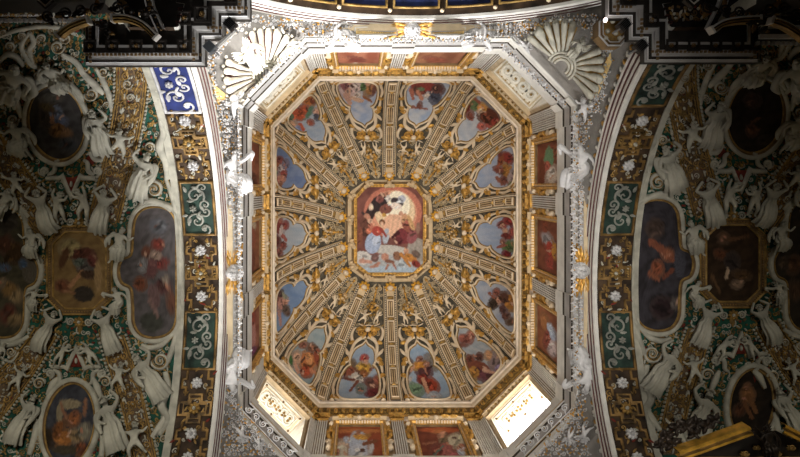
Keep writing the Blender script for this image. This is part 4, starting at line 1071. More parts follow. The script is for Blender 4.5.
def pfig(name, kind, foot, head, label, cat, grp, m='stucco_cool', flip=False, wing=False, off=.1):
    P, n = spanhit(*foot); Q, n2 = spanhit(*head); nn = n+n2+np.array([0, 0, -.9]); nn /= np.linalg.norm(nn)
    return figure(name, kind, frame_mw(P, Q, nn, off, flip), m, label, cat, grp, wing)
# winged heads over the arch crowns
for (px, py, ang, wh) in ((232, 272, PI/2, 'left'), (583, 270, -PI/2, 'right'), (412, 28, 0, 'top')):
    P, n = spanhit(px, py)
    ax = {'left': (0, 1, 0), 'right': (0, -1, 0), 'top': (-1, 0, 0)}[wh]
    ou = {'left': (1, 0, 0), 'right': (-1, 0, 0), 'top': (0, 1, 0)}[wh]
    nv = Vector((ou[0]*.45, ou[1]*.45, -.9)).normalized(); x = Vector(ax); y = nv.cross(x)
    s = .74
    M = Matrix(((*(x*s),), (*(y*s),), (*(nv*s),))).transposed().to_4x4(); M.translation = Vector(P)+nv*.05
    cherub('winged_head', M, 'pale winged cherub head with gilt feathers over the crown of the %s arch' % wh, 'cherub', 'cherub heads over the arches')
# reclining figures on the spandrels
for (foot, head, kind, fl, lab) in (
    ((229, 190), (231, 140), 'recline', False, 'white draped stucco figure beside the left arch, above its cherub head'),
    ((229, 352), (232, 402), 'recline', True, 'white draped stucco figure beside the left arch, below its cherub head'),
    ((585, 185), (583, 132), 'recline', True, 'grey white draped stucco figure beside the right arch, above its cherub head'),
    ((590, 352), (585, 402), 'recline', False, 'grey white draped stucco figure beside the right arch, below its cherub head'),
    ((358, 34), (318, 33), 'recline', True, 'white reclining figure beside the yellow tablet, left of the top cherub head'),
    ((462, 33), (500, 33), 'recline', False, 'white reclining figure beside the yellow tablet, right of the top cherub head')):
    pfig('reclining_figure', kind, foot, head, lab, 'statue', 'reclining stucco figures on the crossing arches', 'stucco_cool', fl)
for (foot, head, kind, fl, lab) in (
    ((233, 112), (228, 92), 'putto', False, 'white stucco child beside the upper left shell niche'), ((236, 425), (243, 445), 'putto', False, 'white stucco child low on the lower left pendentive'),
    ((585, 118), (590, 96), 'putto', True, 'grey stucco child beside the upper right shell niche'), ((590, 425), (582, 445), 'putto', True, 'grey white stucco child low on the lower right pendentive'),
    ((300, 42), (285, 46), 'putto_bend', False, 'white stucco child left end of the top frieze'), ((520, 38), (534, 50), 'putto_bend', True, 'grey stucco child right end of the top frieze'),
    ((575, 430), (566, 446), 'putto_bend', True, 'grey stucco child astride a scroll, lower right pendentive'), ((252, 437), (262, 450), 'putto_bend', False, 'white stucco child astride a scroll, lower left pendentive')):
    pfig('putto', kind, foot, head, lab, 'putto', 'stucco children on the pendentives', 'stucco_cool', fl, True)
# inscription tablets beside the top cherub head
for s, x0, x1, wh in ((-1, 356, 396, 'left'), (1, 432, 464, 'right')):
    r = thing('inscription_tablet', 'yellow inscribed tablet on the top frieze, %s of the cherub head' % wh, 'tablet', spanhit((x0+x1)/2, 31)[0], 'inscription tablets')
    mb = MB()
    g = [(x, y, 2) for y in (28.6, 31.3, 34) for x in np.linspace(x0, x1, 8)]; mb.add(g, gf(3, 8, False, False))
    obj('plate', mb, 'ochre', r, SM, sm=False)
    mb = MB(); mb.tube(dense([(x0-1, 27.6), (x1+1, 27.6), (x1+1, 35), (x0-1, 35)], 4), .9, 2.5, 5, 0, True); obj('border', mb, 'stone', r, SM)
    mb = MB(); rr = random.Random(5)
    for y in (29.8, 31.6, 33.2):
        x = x0+2
        while x < x1-2: mb.rbox(x, y, 0, .55, .7, 2.2, 2.7); x += rr.choice([1.2, 1.2, 1.9])
    obj('lettering', mb, 'darkgold', r, SM, sm=False)
# foliate friezes running below the ledge (one carving to each side)
def frieze(pts, lab, w=4.2, m='stucco_cool', col='gold'):
    P = smooth(pts, 8); d = np.concatenate([[0], np.cumsum(np.linalg.norm(np.diff(P, axis=0), axis=1))]); Lp = d[-1]; mb = MB(); n = int(Lp/(w*.95)); rr = random.Random(int(Lp*10))
    for k in range(n):
        q = (k+.5)*Lp/n; x = np.interp(q, d, P[:, 0]); y = np.interp(q, d, P[:, 1]); x2 = np.interp(q+.5, d, P[:, 0]); y2 = np.interp(q+.5, d, P[:, 1]); a = math.atan2(y2-y, x2-x)
        nx, ny = -math.sin(a), math.cos(a); s = 1 if k % 2 else -1
        mb.tube(spiral(x, y, w*.50, 1.3, a, s, 12), .62, 1.5, 5, 0)
        mb.ell((x, y, 2.4), (.9, .9, .9), 0, 6, 4, 1 if k % 3 == 0 else 0)
        mb.leaf(x+nx*s*w*.2, y+ny*s*w*.2, a+s*1.2, w*.8, w*.25, 1., 1.8, 0)
        for e in (-1, 1): mb.ell((x+nx*e*w*.62, y+ny*e*w*.62, 1.2), (.55, .55, .8), 0, 5, 4, 1 if k % 2 else 0)
    o = obj('foliate_frieze', mb, [m, col], None, SM); tag(o, lab, 'frieze')
frieze([(237.5, 110), (239, 180), (239.5, 240), (239, 300), (238.5, 360), (238, 385)], 'white foliate frieze under the ledge on the left wall')
frieze([(231.5, 195), (233, 225), (233.5, 250)], 'short white scroll frieze above the left cherub head', 3.6)
frieze([(232.5, 296), (232, 325), (231, 348)], 'short white scroll frieze below the left cherub head', 3.6)
frieze([(574, 110), (573.5, 180), (573.5, 240), (574, 300), (574.5, 360), (575, 385)], 'grey foliate frieze under the ledge on the right wall')
frieze([(582, 190), (580, 225), (580, 248)], 'short grey scroll frieze above the right cherub head', 3.6)
frieze([(581, 296), (582, 325), (585, 350)], 'short grey scroll frieze below the right cherub head', 3.6)
frieze([(316, 41), (360, 40.5), (404, 40.5), (450, 40.5), (490, 41)], 'foliate frieze under the ledge of the top wall', 3.6)
frieze([(243, 97), (262, 80), (282, 62), (304, 45)], 'foliate frieze under the ledge beside the upper left shell')
frieze([(500, 44), (520, 64), (542, 84), (566, 106)], 'grey foliate frieze under the ledge beside the upper right shell')
def running(pts, lab, r_=3.7, m='stucco_cool'):
    P = smooth(pts, 8); d = np.concatenate([[0], np.cumsum(np.linalg.norm(np.diff(P, axis=0), axis=1))]); Lp = d[-1]; mb = MB(); n = int(Lp/(r_*2.5))
    A = []; T = np.gradient(P, axis=0); T /= np.linalg.norm(T, axis=1, keepdims=True); N_ = np.c_[-T[:, 1], T[:, 0]]
    for e in (-1, 1): mb.tube(P+N_*e*r_*1.45, .55, 1.2, 5, 0); mb.tube(P+N_*e*r_*1.8, .35, 1., 5, 1)
    for k in range(n):
        q = (k+.5)*Lp/n; x = np.interp(q, d, P[:, 0]); y = np.interp(q, d, P[:, 1]); i = min(int(np.searchsorted(d, q)), len(P)-1); an = math.atan2(T[i][1], T[i][0])
        s = 1 if k % 2 else -1
        mb.tube(spiral(x, y, r_, 1.5, an+PI, s, 18), [.75, .7, .5], 1., 5, 0); mb.leaf(x, y, an+s*.9, r_*1.7, .9, .5, 1.2, 0); mb.ell((x, y, 1.6), (.7, .7, .7), 0, 6, 4, 1)
    tag(obj('running_scroll', mb, [m, 'gold_dull'], None, SM), lab, 'frieze')
running([(246, 406), (262, 422), (280, 441), (294, 455)], 'grey frieze of running scrolls under the lower left window ledge')
running([(568, 404), (552, 420), (536, 436), (520, 452)], 'grey frieze of running scrolls under the lower right window ledge')
def fill(poly, lab, step=4.6, m='stucco_cool', seed=1):
    P = np.array(poly, float); mb = MB(); rr = random.Random(seed); lo = P.min(0); hi = P.max(0); row = 0
    y = lo[1]+step*.5
    while y < hi[1]:
        x = lo[0]+step*(.5 if row % 2 else 1.)
        while x < hi[0]:
            ins = False; j = len(P)-1
            for i in range(len(P)):
                if (P[i][1] > y) != (P[j][1] > y) and x < (P[j][0]-P[i][0])*(y-P[i][1])/(P[j][1]-P[i][1])+P[i][0]: ins = not ins
                j = i
            if ins:
                u, v = x+rr.uniform(-.7, .7), y+rr.uniform(-.7, .7); k = rr.random(); a = rr.uniform(0, 6.28)
                if k < .45: mb.tube(spiral(u, v, step*.46, 1.3, a, rr.choice([-1, 1]), 12), [.62, .55, .45], .9, 5, 0); mb.ell((u, v, 1.4), (.7, .7, .7), 0, 6, 4, rr.choice([0, 1]))
                elif k < .8:
                    for q in range(3): mb.leaf(u, v, a+q*2.1, step*.62, .95, .4, 1.6, rr.choice([0, 0, 1]))
                    mb.ell((u, v, 1.3), (.8, .8, .9), 0, 6, 4, 1)
                else: mb.ell((u, v, 1.), (step*.30, step*.22, 1.5), a, 7, 5, 0); mb.leaf(u, v, a, step*.7, .8, .4, 1.2, 1)
            x += step
        y += step*.9; row += 1
    tag(obj('carved_relief', mb, [m, 'gold'], None, SM), lab, 'carving')['kind'] = 'stuff'
MX = lambda P: [(812-x, y) for x, y in P]
UL = [(207, 70), (214, 96), (222, 138), (228, 178), (230, 205), (236, 205), (236, 112), (226, 104)]
LLo = [(230, 330), (236, 330), (236, 402), (258, 430), (280, 456), (222, 457), (226, 400)]
fill(UL, 'white carved foliage beside the left arch, upper half', 4.4, 'stucco_cool', 2); fill(MX(UL), 'grey carved foliage beside the right arch, upper half', 4.4, 'stucco_cool', 3)
fill(LLo, 'white carved foliage beside the left arch, lower half', 5., 'stucco_cool', 4); fill(MX(LLo), 'grey carved foliage beside the right arch, lower half', 5., 'stucco_cool', 5)
fill([(256, 14), (330, 22), (352, 25), (352, 37), (316, 38), (304, 38), (290, 22)], 'white carved foliage under the top arch, left half', 4.2, 'stucco_cool', 6)
fill([(466, 25), (510, 22), (544, 18), (520, 36), (500, 38), (466, 37)], 'grey carved foliage under the top arch, right half', 4.2, 'stucco_cool', 7)
fill([(300, 24), (252, 15), (230, 20), (206, 57), (205, 72), (212, 104), (224, 112), (217, 84), (214, 64), (230, 38), (256, 22), (290, 36)], 'white carved foliage in the corner behind the upper left shell', 4.4, 'stucco_cool', 8)
fill([(512, 24), (560, 15), (594, 14), (611, 26), (613, 48), (606, 92), (600, 112), (590, 112), (604, 62), (590, 30), (560, 24), (524, 36)], 'grey carved foliage in the corner behind the upper right shell', 4.4, 'stucco_cool', 9)
# shells in the upper pendentives
def shell(c, a0, a1, r0, r1, n, where, col, bed):
    P0, _ = spanhit(*c)
    r = thing('shell_niche', '%s fluted stucco shell filling the %s pendentive' % (where[1], where[0]), 'shell', P0, 'shells of the pendentives')
    mid = (a0+a1)/2; gapw = .34
    for fan in (0, 1):
        f0, f1 = (a0, mid-gapw) if fan == 0 else (mid+gapw, a1)
        mb = MB(); V = []
        for q in np.linspace(0, 1, 6):
            for a in np.linspace(f0, f1, 16): rr = r0+(r1-r0)*q; V.append((c[0]+rr*math.cos(a), c[1]+rr*math.sin(a), 1.5+3*q))
        mb.add(V, gf(6, 16, False, False), 1)
        for j in range(n):
            a = f0+(f1-f0)*(j+.5)/n; hw = (f1-f0)/n*.40
            P = [(c[0]+(r0+(r1-r0)*q)*math.cos(a), c[1]+(r0+(r1-r0)*q)*math.sin(a), 2.5+5*q+2*q*q) for q in np.linspace(0, 1, 8)]
            mb.tube(P, [r0*hw, (r0+r1)/2*hw, r1*hw*1.02], 0, 8, 0, flat=1.1)
            mb.ell((c[0]+r1*math.cos(a), c[1]+r1*math.sin(a), 9.5), (r1*hw*1.02,)*3, 0, 8, 5, 0)
        obj('fluted_fan', mb, [col, bed], r, SM)
        mb = MB()
        for j in range(n+1):
            a = f0+(f1-f0)*j/n; mb.ell((c[0]+r1*1.09*math.cos(a), c[1]+r1*1.09*math.sin(a), 8), (1.7, 1.7, 3), 0, 7, 5)
        obj('scalloped_rim', mb, col, r, SM)
    mb = MB()
    for e in (.95, .72, .5):
        mb.tube([(c[0]+r0*e*math.cos(a), c[1]+r0*e*math.sin(a)) for a in np.linspace(a0-.2, a1+.2, 24)], 1.5, 3, 6, 0)
    for j in range(15):
        a = a0+(a1-a0)*j/14; mb.leaf(c[0]+r0*.45*math.cos(a), c[1]+r0*.45*math.sin(a), a, r0*.45, 1.2, 1, 2.5, 1)
    obj('hinge', mb, ['stucco_grey', 'gold_dull'], r, SM)
    return r
shell((266, 74), math.radians(132), math.radians(312), 14, 42, 6, ('upper left', 'bright white'), 'stucco', 'gap')  # dark bed colours in the shade between the flutes
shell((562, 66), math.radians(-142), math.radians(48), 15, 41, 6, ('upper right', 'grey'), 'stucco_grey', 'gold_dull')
# ochre fields behind the shells
for nm, tri, lab in (('a', [(211, 76), (217, 103), (229, 97), (214, 84)], 'yellow ochre plaster wedge beside the upper left shell, next to the left arch'), ('b', [(536, 25), (566, 20), (570, 26), (545, 40)], 'yellow ochre plaster wedge above the upper right shell'), ('c', [(598, 96), (612, 62), (611, 52), (590, 90)], 'yellow ochre plaster wedge between upper right shell and right arch')):
    mb = MB(); P = np.array(tri, float); V = []
    for a in np.linspace(0, 1, 6):
        for b in np.linspace(0, 1, 6): V.append((*((P[0]*(1-a)+P[1]*a)*(1-b)+(P[3]*(1-a)+P[2]*a)*b), 1.5))
    mb.add(V, gf(6, 6, False, False)); tag(obj('ochre_field', mb, 'ochre', None, SM), lab, 'plaster field')
# heads and draperies set in the middle of the shells
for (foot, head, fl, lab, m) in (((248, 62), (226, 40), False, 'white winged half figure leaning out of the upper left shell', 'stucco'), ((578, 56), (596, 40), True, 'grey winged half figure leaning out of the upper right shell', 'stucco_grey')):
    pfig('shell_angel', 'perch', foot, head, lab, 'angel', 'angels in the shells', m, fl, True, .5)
# ---- ornaments of the soffits
DARKLAB = {'left': 'left arch soffit', 'right': 'right arch soffit', 'top': 'top arch soffit'}
def soffit_items(side, cen):
    f = archmap(side); W_ = ARCW*U; w2 = W_/2
    c, R = AR[side]
    def place(s): return s
    seq = [('cross', 0, 'by the crown'), ('ros', .68, 'just below the crown'), ('ros', -.68, 'just above the crown'), ('arab', 1.95, 'below the crown'), ('arab', -1.95, 'above the crown'),
           ('ros', 3.15, 'beneath the lower green panel'), ('cross', 3.85, 'low on it'), ('ros', 4.55, 'near its lower foot'), ('ros2', 5.2, 'at its lower foot'),
           ('ros', -3.3, 'above the upper green panel'), ('cross', -4.05, 'high on it'), ('ros', -4.8, 'near the upper foot'), ('blue', -6.1, 'at the upper foot')]
    if side == 'right': seq[-1] = ('arab', -6.1, 'at the upper foot')
    for kind, a, wh in seq:
        a = a+cen
        if kind == 'cross':
            r = thing('coffer', 'gilt cross shaped coffer with flower, %s of the %s' % (wh, DARKLAB[side]), 'coffer', f(np.array([[a, w2, 0]]))[0], 'cross coffers of the arch soffits')
            cr = [(.15, .42), (.15, .15), (.36, .15), (.36, -.15), (.15, -.15), (.15, -.42)]
            P = cr+[(-x, y) for x, y in reversed(cr)]
            P = [(a+x, w2+y) for x, y in P]
            mb = MB(); mb.sweep(P, [(0, 0), (.0, .06), (.05, .06), (.06, .0)], True); mb.sweep([(a+(x-a)*.7, w2+(y-w2)*.7) for x, y in P], [(0, 0), (.0, .05), (.04, .05), (.05, .0)], True)
            obj('border', mb, 'darkgold', r, f, sm=False)
            mb = MB(); mb.rosette(a, w2, .19, 8, .03, .10, 0, 1); obj('flower', mb, ['gold_dull', 'stucco_grey'], r, f)
        elif kind.startswith('ros'):
            mb = MB(); mb.rosette(a, w2, .17, 8, .0, .14)
            o = obj('rosette', mb, 'stucco_cool', None, f); tag(o, 'small white flower on brown, %s, %s' % (wh, DARKLAB[side]), 'rosette', 'white flowers of the arch soffits')
            mb = MB()
            for s in (-1, 1):
                P = [(a-.35, w2+s*.30), (a-.12, w2+s*.30), (a-.12, w2+s*.42), (a+.12, w2+s*.42), (a+.12, w2+s*.30), (a+.35, w2+s*.30)]
                mb.sweep(P, [(-.03, 0), (-.03, .05), (.03, .05), (.03, 0)], False)
            o = obj('key_border', mb, 'darkgold', None, f); tag(o, 'stepped gilt border about a flower, %s, %s' % (wh, DARKLAB[side]), 'border', 'stepped gilt borders of the arch soffits')
        else:
            blue = kind == 'blue'; H = .78 if not blue else 1.0
            r = thing('arabesque_panel', '%s panel with white arabesques, %s of the %s' % ('blue' if blue else 'dark green', wh, DARKLAB[side]), 'panel', f(np.array([[a, w2, 0]]))[0], 'arabesque panels of the arch soffits')
            mb = MB(); g = [(a+x, w2+y, .02) for x in np.linspace(-H, H, 12) for y in (-.40, .40)]; mb.add(g, gf(12, 2, False, False)); obj('field', mb, 'blue' if blue else 'arab_green', r, f)
            mb = MB(); mb.sweep(dense([(a-H, w2-.42), (a+H, w2-.42), (a+H, w2+.42), (a-H, w2+.42)], .3), [(.0, 0), (.0, .07), (-.06, .07), (-.06, 0)], True); obj('border', mb, 'stucco_cool' if blue else 'darkgold', r, f)
            mb = MB()
            for e in (-1, 1):
                mb.vol(a+e*H*.50, w2+.06, .27, e, e, .034, .04, turns=1.3); mb.vol(a+e*H*.82, w2-.16, .17, -e, 0, .03, .04, turns=1.2); mb.vol(a+e*H*.14, w2-.20, .15, -e, 1, .03, .04, turns=1.2)
                for q in range(5): mb.leaf(a+e*H*(.12+.17*q), w2+(.30 if q % 2 else -.05), e*(.5+q), .20, .05, .03, .07)
            mb.rosette(a, w2+.14, .11, 6, .05, .08)
            obj('arabesque', mb, 'stucco_cool' if blue else 'relief_grey', r, f)
soffit_items('left', -.42); soffit_items('right', -.42)
for side in ('left', 'right'):
    f = archmap(side); rr = random.Random(3); mb = MB(); W_ = ARCW*U
    for _ in range(330):
        a = rr.uniform(-7.4, 6.2); y = rr.uniform(.08, W_-.08); q = a+.42
        if min(abs(q-1.95), abs(q+1.95)) < .82 or abs(q+6.1) < 1.05: continue
        k = rr.random()
        if k < .5: mb.vol(a, y, rr.uniform(.05, .10), rr.choice([-1, 1]), rr.uniform(0, 6), .018, .015, rr.choice([0, 0, 1]), 1.2, n=10, seg=5)
        else: mb.leaf(a, y, rr.uniform(0, 6), rr.uniform(.12, .2), .035, .0, .05, rr.choice([0, 0, 0, 1, 2]))
    tag(obj('gilt_relief', mb, ['gold_dull', 'stucco_grey', 'red'], None, f), 'fine gilt relief strewn over the brown soffit of the %s arch' % side, 'relief')['kind'] = 'stuff'
# top arch soffit: blue panels with gilt borders and gilt knobs
f = archmap('top'); R = AR['top'][1]
for k, a in enumerate(np.linspace(-4.6, 4.6, 7)):
    wh = ['first', 'second', 'third', 'fourth', 'fifth', 'sixth', 'seventh'][k]
    r = thing('arabesque_panel', 'dark blue gilt bordered panel on the top arch soffit, %s from the left' % wh, 'panel', f(np.array([[a, .6, 0]]))[0], 'blue panels of the top arch')
    mb = MB(); g = [(a+x, y, .02) for x in np.linspace(-.62, .62, 8) for y in (.25, 1.5)]; mb.add(g, gf(8, 2, False, False)); obj('field', mb, 'navy', r, f)
    mb = MB(); mb.sweep(dense([(a-.62, .25), (a+.62, .25), (a+.62, 1.5), (a-.62, 1.5)], .3), [(0, 0), (0, .07), (-.06, .07), (-.06, 0)], True); obj('border', mb, 'gold_dull', r, f)
    mb = MB()
    for s in (-1, 1): mb.vol(a+s*.3, .75, .24, s, 0, .04, .04, 0); mb.vol(a+s*.25, 1.2, .18, -s, 1, .04, .04, 1)
    mb.rosette(a, .8, .16, 6, .04, .1, 1, 1); obj('arabesque', mb, ['stucco_grey', 'gold'], r, f)
    mb = MB(); mb.ell((a+.75, .12, .06), (.07, .07, .09), 0, 8, 5)
    tag(obj('gilt_stud', mb, 'cream_light', None, f), 'small bright gilt stud on the top arch edge, %s from the left' % wh, 'stud', 'gilt studs along the top arch')
# ---------------------------------------------------------------- barrel vaults of the two arms
VYC, VZC, VR = 72., CROWN-165., 171.
def vaultpts(px, py):
    """where the line of sight through (px,py) meets the barrel (plan units)"""
    a = (px-VX)/700; b = (py-VY)/700
    A = b*b+1; B = -2*(b*VYC+VZC); C = VYC**2+VZC**2-VR**2
    z = (-B+np.sqrt(np.maximum(B*B-4*A*C, 0)))/(2*A)
    P = np.stack([a*z, b*z, z], 1); n = np.stack([np.zeros_like(z), VYC-P[:, 1], VZC-P[:, 2]], 1)/VR
    return P*U+np.array([0, 0, EYE]), n
KH = .028
def vmap(side):
    def f(V):
        px = V[:, 0] if side == 'left' else 812-V[:, 0]; py = V[:, 1] if side == 'left' else V[:, 1]-7
        P, n = vaultpts(px, py); return P+n*(V[:, 2:3]*KH)
    return f
def barrel(x0, x1, side):
    mb = MB(); n = 70; V = []
    for a in np.linspace(-math.radians(77.3), PI/2*.98, n):
        y = VYC+VR*math.sin(a); z = VZC+VR*math.cos(a)
        for x in (x0, x1): V.append((x*U, y*U, z*U+EYE))
    mb.add(V, gf(n, 2, False, False)); struct(obj('ceiling', mb, 'green'))
    y = (VYC-VR*math.sin(math.radians(77.3)))*U; mb2 = MB(); mb2.add([(x0*U, y, 0), (x1*U, y, 0), (x1*U, y, .549*Z0+EYE), (x0*U, y, .549*Z0+EYE)], [(0, 1, 2, 3)]); struct(obj('wall_back_'+side, mb2, 'dark'))
    mb = MB(); V = []          # step between soffit and vault
    x = x1 if side == 'left' else x0
    for a in np.linspace(-PI/2*.98, PI/2*.98, n):
        for r in (164., 171.5): V.append((x*U, (VYC+r*math.sin(a))*U, (VZC+r*math.cos(a))*U+EYE))
    mb.add(V, gf(n, 2, False, False)); global tn; tn += 1; struct(obj('trim_%d' % tn, mb, 'stucco_grey'))
barrel(-330, XL-ARCW, 'left'); barrel(XR+ARCW, 400, 'right')
tn += 1
# end walls and piers of the arms
for nm, x in (('wall_far_left', -330), ('wall_far_right', 400)):
    mb = MB(); n = 40; V = []
    for a in np.linspace(-PI/2, PI/2, n):
        V += [(x*U, (VYC+VR*math.sin(a))*U, EYE-1.6), (x*U, (VYC+VR*math.sin(a))*U, (VZC+VR*math.cos(a))*U+EYE)]
    mb.add(V, gf(n, 2, False, False)); struct(obj(nm, mb, 'wall'))
mb = MB(); mb.add([(-30, -30, 0), (30, -30, 0), (30, 30, 0), (-30, 30, 0)], [(0, 1, 2, 3)]); struct(obj('floor', mb, 'floorstone'))

for nm, q in (('wall_nave_left', ((XL*U, 9.7), (XL*U, 22))), ('wall_nave_right', ((XR*U, 9.7), (XR*U, 22))), ('wall_arm_left', ((-13.2, 9.72), (XL*U, 9.72))), ('wall_arm_right', ((XR*U, 9.72), (16, 9.72)))):
    mb = MB(); (xa, ya), (xb, yb_) = q; mb.add([(xa, ya, 0), (xb, yb_, 0), (xb, yb_, 18.), (xa, ya, 18.)], [(0, 1, 2, 3)]); struct(obj(nm, mb, 'wall'))
def octa(x0, x1, y0, y1, c, d=None):
    d = d or c
    return [(x0+c, y0), (x1-c, y0), (x1, y0+d), (x1, y1-d), (x1-c, y1), (x0+c, y1), (x0, y1-d), (x0, y0+d)]
SIDE_IN = smooth([(155, 207), (168, 210), (175, 221), (176, 245), (176, 272), (176, 300), (175, 322), (168, 333), (155, 337), (142, 334), (135, 323), (134, 305), (132, 288), (123, 282), (120, 271), (123, 260), (132, 255), (134, 238), (136, 220), (143, 210)], 4, True)
SIDE_OUT = np.array([(158-x, y) for x, y in SIDE_IN])[::-1]
VP = {
 'left': {
  'crown': ('dim octagonal painting of a flying red cloaked figure', [((120, 92, 52), (142, 112, 64)), ('e', 70, 248, 9, 8, 0, (150, 132, 84)), ('e', 82, 254, 10, 5, -20, (86, 46, 34)), ('e', 88, 266, 8, 8, -20, (84, 76, 70)), ('e', 79, 262, 5, 4, 0, (96, 104, 92)), ('e', 92, 261, 4, 7, -20, (104, 52, 44)), ('c', 70, 286, 82, 272, 2.6, (170, 120, 78)), ('e', 64, 258, 4, 12, 20, (92, 60, 36)), ('e', 88, 274, 8, 4, 0, (70, 50, 36)), ('e', 84, 294, 11, 8, 0, (58, 50, 42)), ('e', 98, 276, 4, 16, 0, (156, 124, 78)), ('e', 62, 286, 6, 5, 20, (120, 70, 44)), ('e', 76, 252, 3, 3, 0, (120, 66, 46)), ('c', 64, 291, 74, 293, 1.6, (150, 104, 70))]),
  'inner': ('dim tall painting of a red cloaked figure carried in grey clouds', [((74, 68, 68), (96, 90, 90)), ('e', 158, 244, 5, 5, 20, (122, 52, 40)), ('e', 146, 252, 4, 5, 0, (106, 62, 44)), ('e', 156, 256, 5, 4, 20, (150, 124, 108)), ('e', 162, 264, 6, 4, -30, (116, 50, 44)), ('e', 152, 268, 5, 9, 10, (98, 62, 60)), ('e', 142, 266, 4, 6, 0, (120, 118, 118)), ('e', 140, 284, 5, 6, 0, (112, 62, 38)), ('e', 154, 296, 6, 12, -10, (104, 78, 76)), ('e', 163, 286, 6, 6, 20, (92, 54, 52)), ('e', 172, 302, 4, 10, 0, (104, 66, 50)), ('e', 165, 281, 3, 3, 0, (150, 134, 116)), ('e', 152, 322, 12, 10, 0, (62, 62, 54)), ('e', 158, 226, 9, 8, 0, (88, 88, 92)), ('c', 150, 300, 158, 318, 2, (124, 96, 88))]),
  'outer': ('dim tall painting of a crowd in gold, white and blue', [((60, 56, 42), (84, 76, 56)), ('e', 14, 252, 9, 9, 0, (66, 46, 24)), ('e', 5, 244, 6, 8, 0, (84, 52, 36)), ('e', 30, 270, 8, 14, 0, (92, 84, 72)), ('e', 24, 264, 3, 4, 0, (70, 92, 120)), ('e', 4, 268, 5, 3, 0, (76, 92, 116)), ('e', 10, 290, 8, 6, 20, (132, 100, 54)), ('e', 2, 284, 4, 5, 0, (120, 100, 76)), ('e', 16, 296, 5, 6, 0, (150, 124, 84)), ('e', 8, 314, 6, 8, 20, (106, 56, 40)), ('e', 6, 222, 9, 7, 0, (52, 46, 40)), ('e', 14, 320, 7, 5, 0, (128, 104, 68))]),
  'upper': ('dim oval painting of a blue and gold figure', [((52, 48, 46), (74, 70, 68)), ('e', 55, 112, 7, 6, 30, (112, 122, 138)), ('e', 60, 120, 6, 5, 20, (96, 104, 128)), ('e', 58, 129, 6, 6, -20, (126, 86, 44)), ('e', 48, 108, 8, 4, 20, (88, 72, 44)), ('e', 66, 133, 5, 4, 0, (134, 96, 62)), ('e', 52, 120, 3, 4, 0, (142, 100, 72)), ('e', 45, 118, 5, 8, 0, (66, 56, 48)), ('e', 68, 145, 9, 6, 0, (72, 74, 78)), ('e', 52, 98, 10, 4, 0, (88, 84, 76))]),
  'lower': ('dim oval painting of an orange robed man', [((50, 50, 58), (74, 74, 82)), ('e', 70, 404, 11, 5, 0, (150, 134, 104)), ('e', 60, 412, 3.6, 12, 6, (142, 126, 98)), ('e', 74, 418, 5, 7, 10, (150, 88, 44)), ('e', 75, 414, 3, 3, 0, (120, 74, 52)), ('c', 84, 414, 86, 400, 2, (150, 102, 72)), ('c', 66, 418, 60, 403, 1.8, (146, 98, 70)), ('e', 64, 438, 9, 7, -10, (158, 98, 36)), ('e', 76, 436, 7, 6, 10, (150, 122, 84)), ('e', 58, 430, 4, 10, 20, (130, 76, 30)), ('e', 84, 432, 6, 7, 0, (130, 122, 104)), ('e', 47, 438, 5, 9, 0, (48, 36, 22)), ('e', 66, 450, 14, 5, 0, (72, 62, 46)), ('e', 82, 450, 6, 6, 0, (140, 74, 36))])},
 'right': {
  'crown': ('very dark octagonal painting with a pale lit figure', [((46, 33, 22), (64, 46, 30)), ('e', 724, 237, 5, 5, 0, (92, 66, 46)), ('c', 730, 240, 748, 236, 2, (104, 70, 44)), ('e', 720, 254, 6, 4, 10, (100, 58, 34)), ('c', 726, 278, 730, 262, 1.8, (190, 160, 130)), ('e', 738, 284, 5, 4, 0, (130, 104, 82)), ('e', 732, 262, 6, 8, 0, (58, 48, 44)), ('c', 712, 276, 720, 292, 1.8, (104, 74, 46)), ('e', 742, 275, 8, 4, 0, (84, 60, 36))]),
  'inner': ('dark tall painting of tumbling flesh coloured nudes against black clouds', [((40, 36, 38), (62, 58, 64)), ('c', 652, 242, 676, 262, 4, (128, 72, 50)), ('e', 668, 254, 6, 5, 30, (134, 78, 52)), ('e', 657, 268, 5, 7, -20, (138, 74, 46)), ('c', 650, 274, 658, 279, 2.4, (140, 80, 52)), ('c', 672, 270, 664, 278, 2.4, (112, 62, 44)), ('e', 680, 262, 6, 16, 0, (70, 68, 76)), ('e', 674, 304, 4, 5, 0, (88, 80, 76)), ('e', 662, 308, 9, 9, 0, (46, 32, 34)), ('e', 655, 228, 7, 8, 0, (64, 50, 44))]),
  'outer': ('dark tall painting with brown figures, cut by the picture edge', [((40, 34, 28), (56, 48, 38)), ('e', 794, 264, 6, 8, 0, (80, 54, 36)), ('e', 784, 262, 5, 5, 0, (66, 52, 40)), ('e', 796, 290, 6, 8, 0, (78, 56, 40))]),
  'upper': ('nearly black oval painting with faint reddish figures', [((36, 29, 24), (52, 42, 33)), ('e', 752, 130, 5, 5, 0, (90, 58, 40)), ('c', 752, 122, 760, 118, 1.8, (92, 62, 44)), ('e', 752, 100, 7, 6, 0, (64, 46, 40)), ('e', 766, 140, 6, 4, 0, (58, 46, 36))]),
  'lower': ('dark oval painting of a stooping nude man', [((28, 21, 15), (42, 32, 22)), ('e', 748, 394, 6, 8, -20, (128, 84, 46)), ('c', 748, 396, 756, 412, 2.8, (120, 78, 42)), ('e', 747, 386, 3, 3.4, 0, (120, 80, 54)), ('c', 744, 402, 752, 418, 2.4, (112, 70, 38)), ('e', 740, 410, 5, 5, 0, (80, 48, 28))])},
}
GREY = {'left': 'stucco_grey', 'right': 'stucco_grey'}
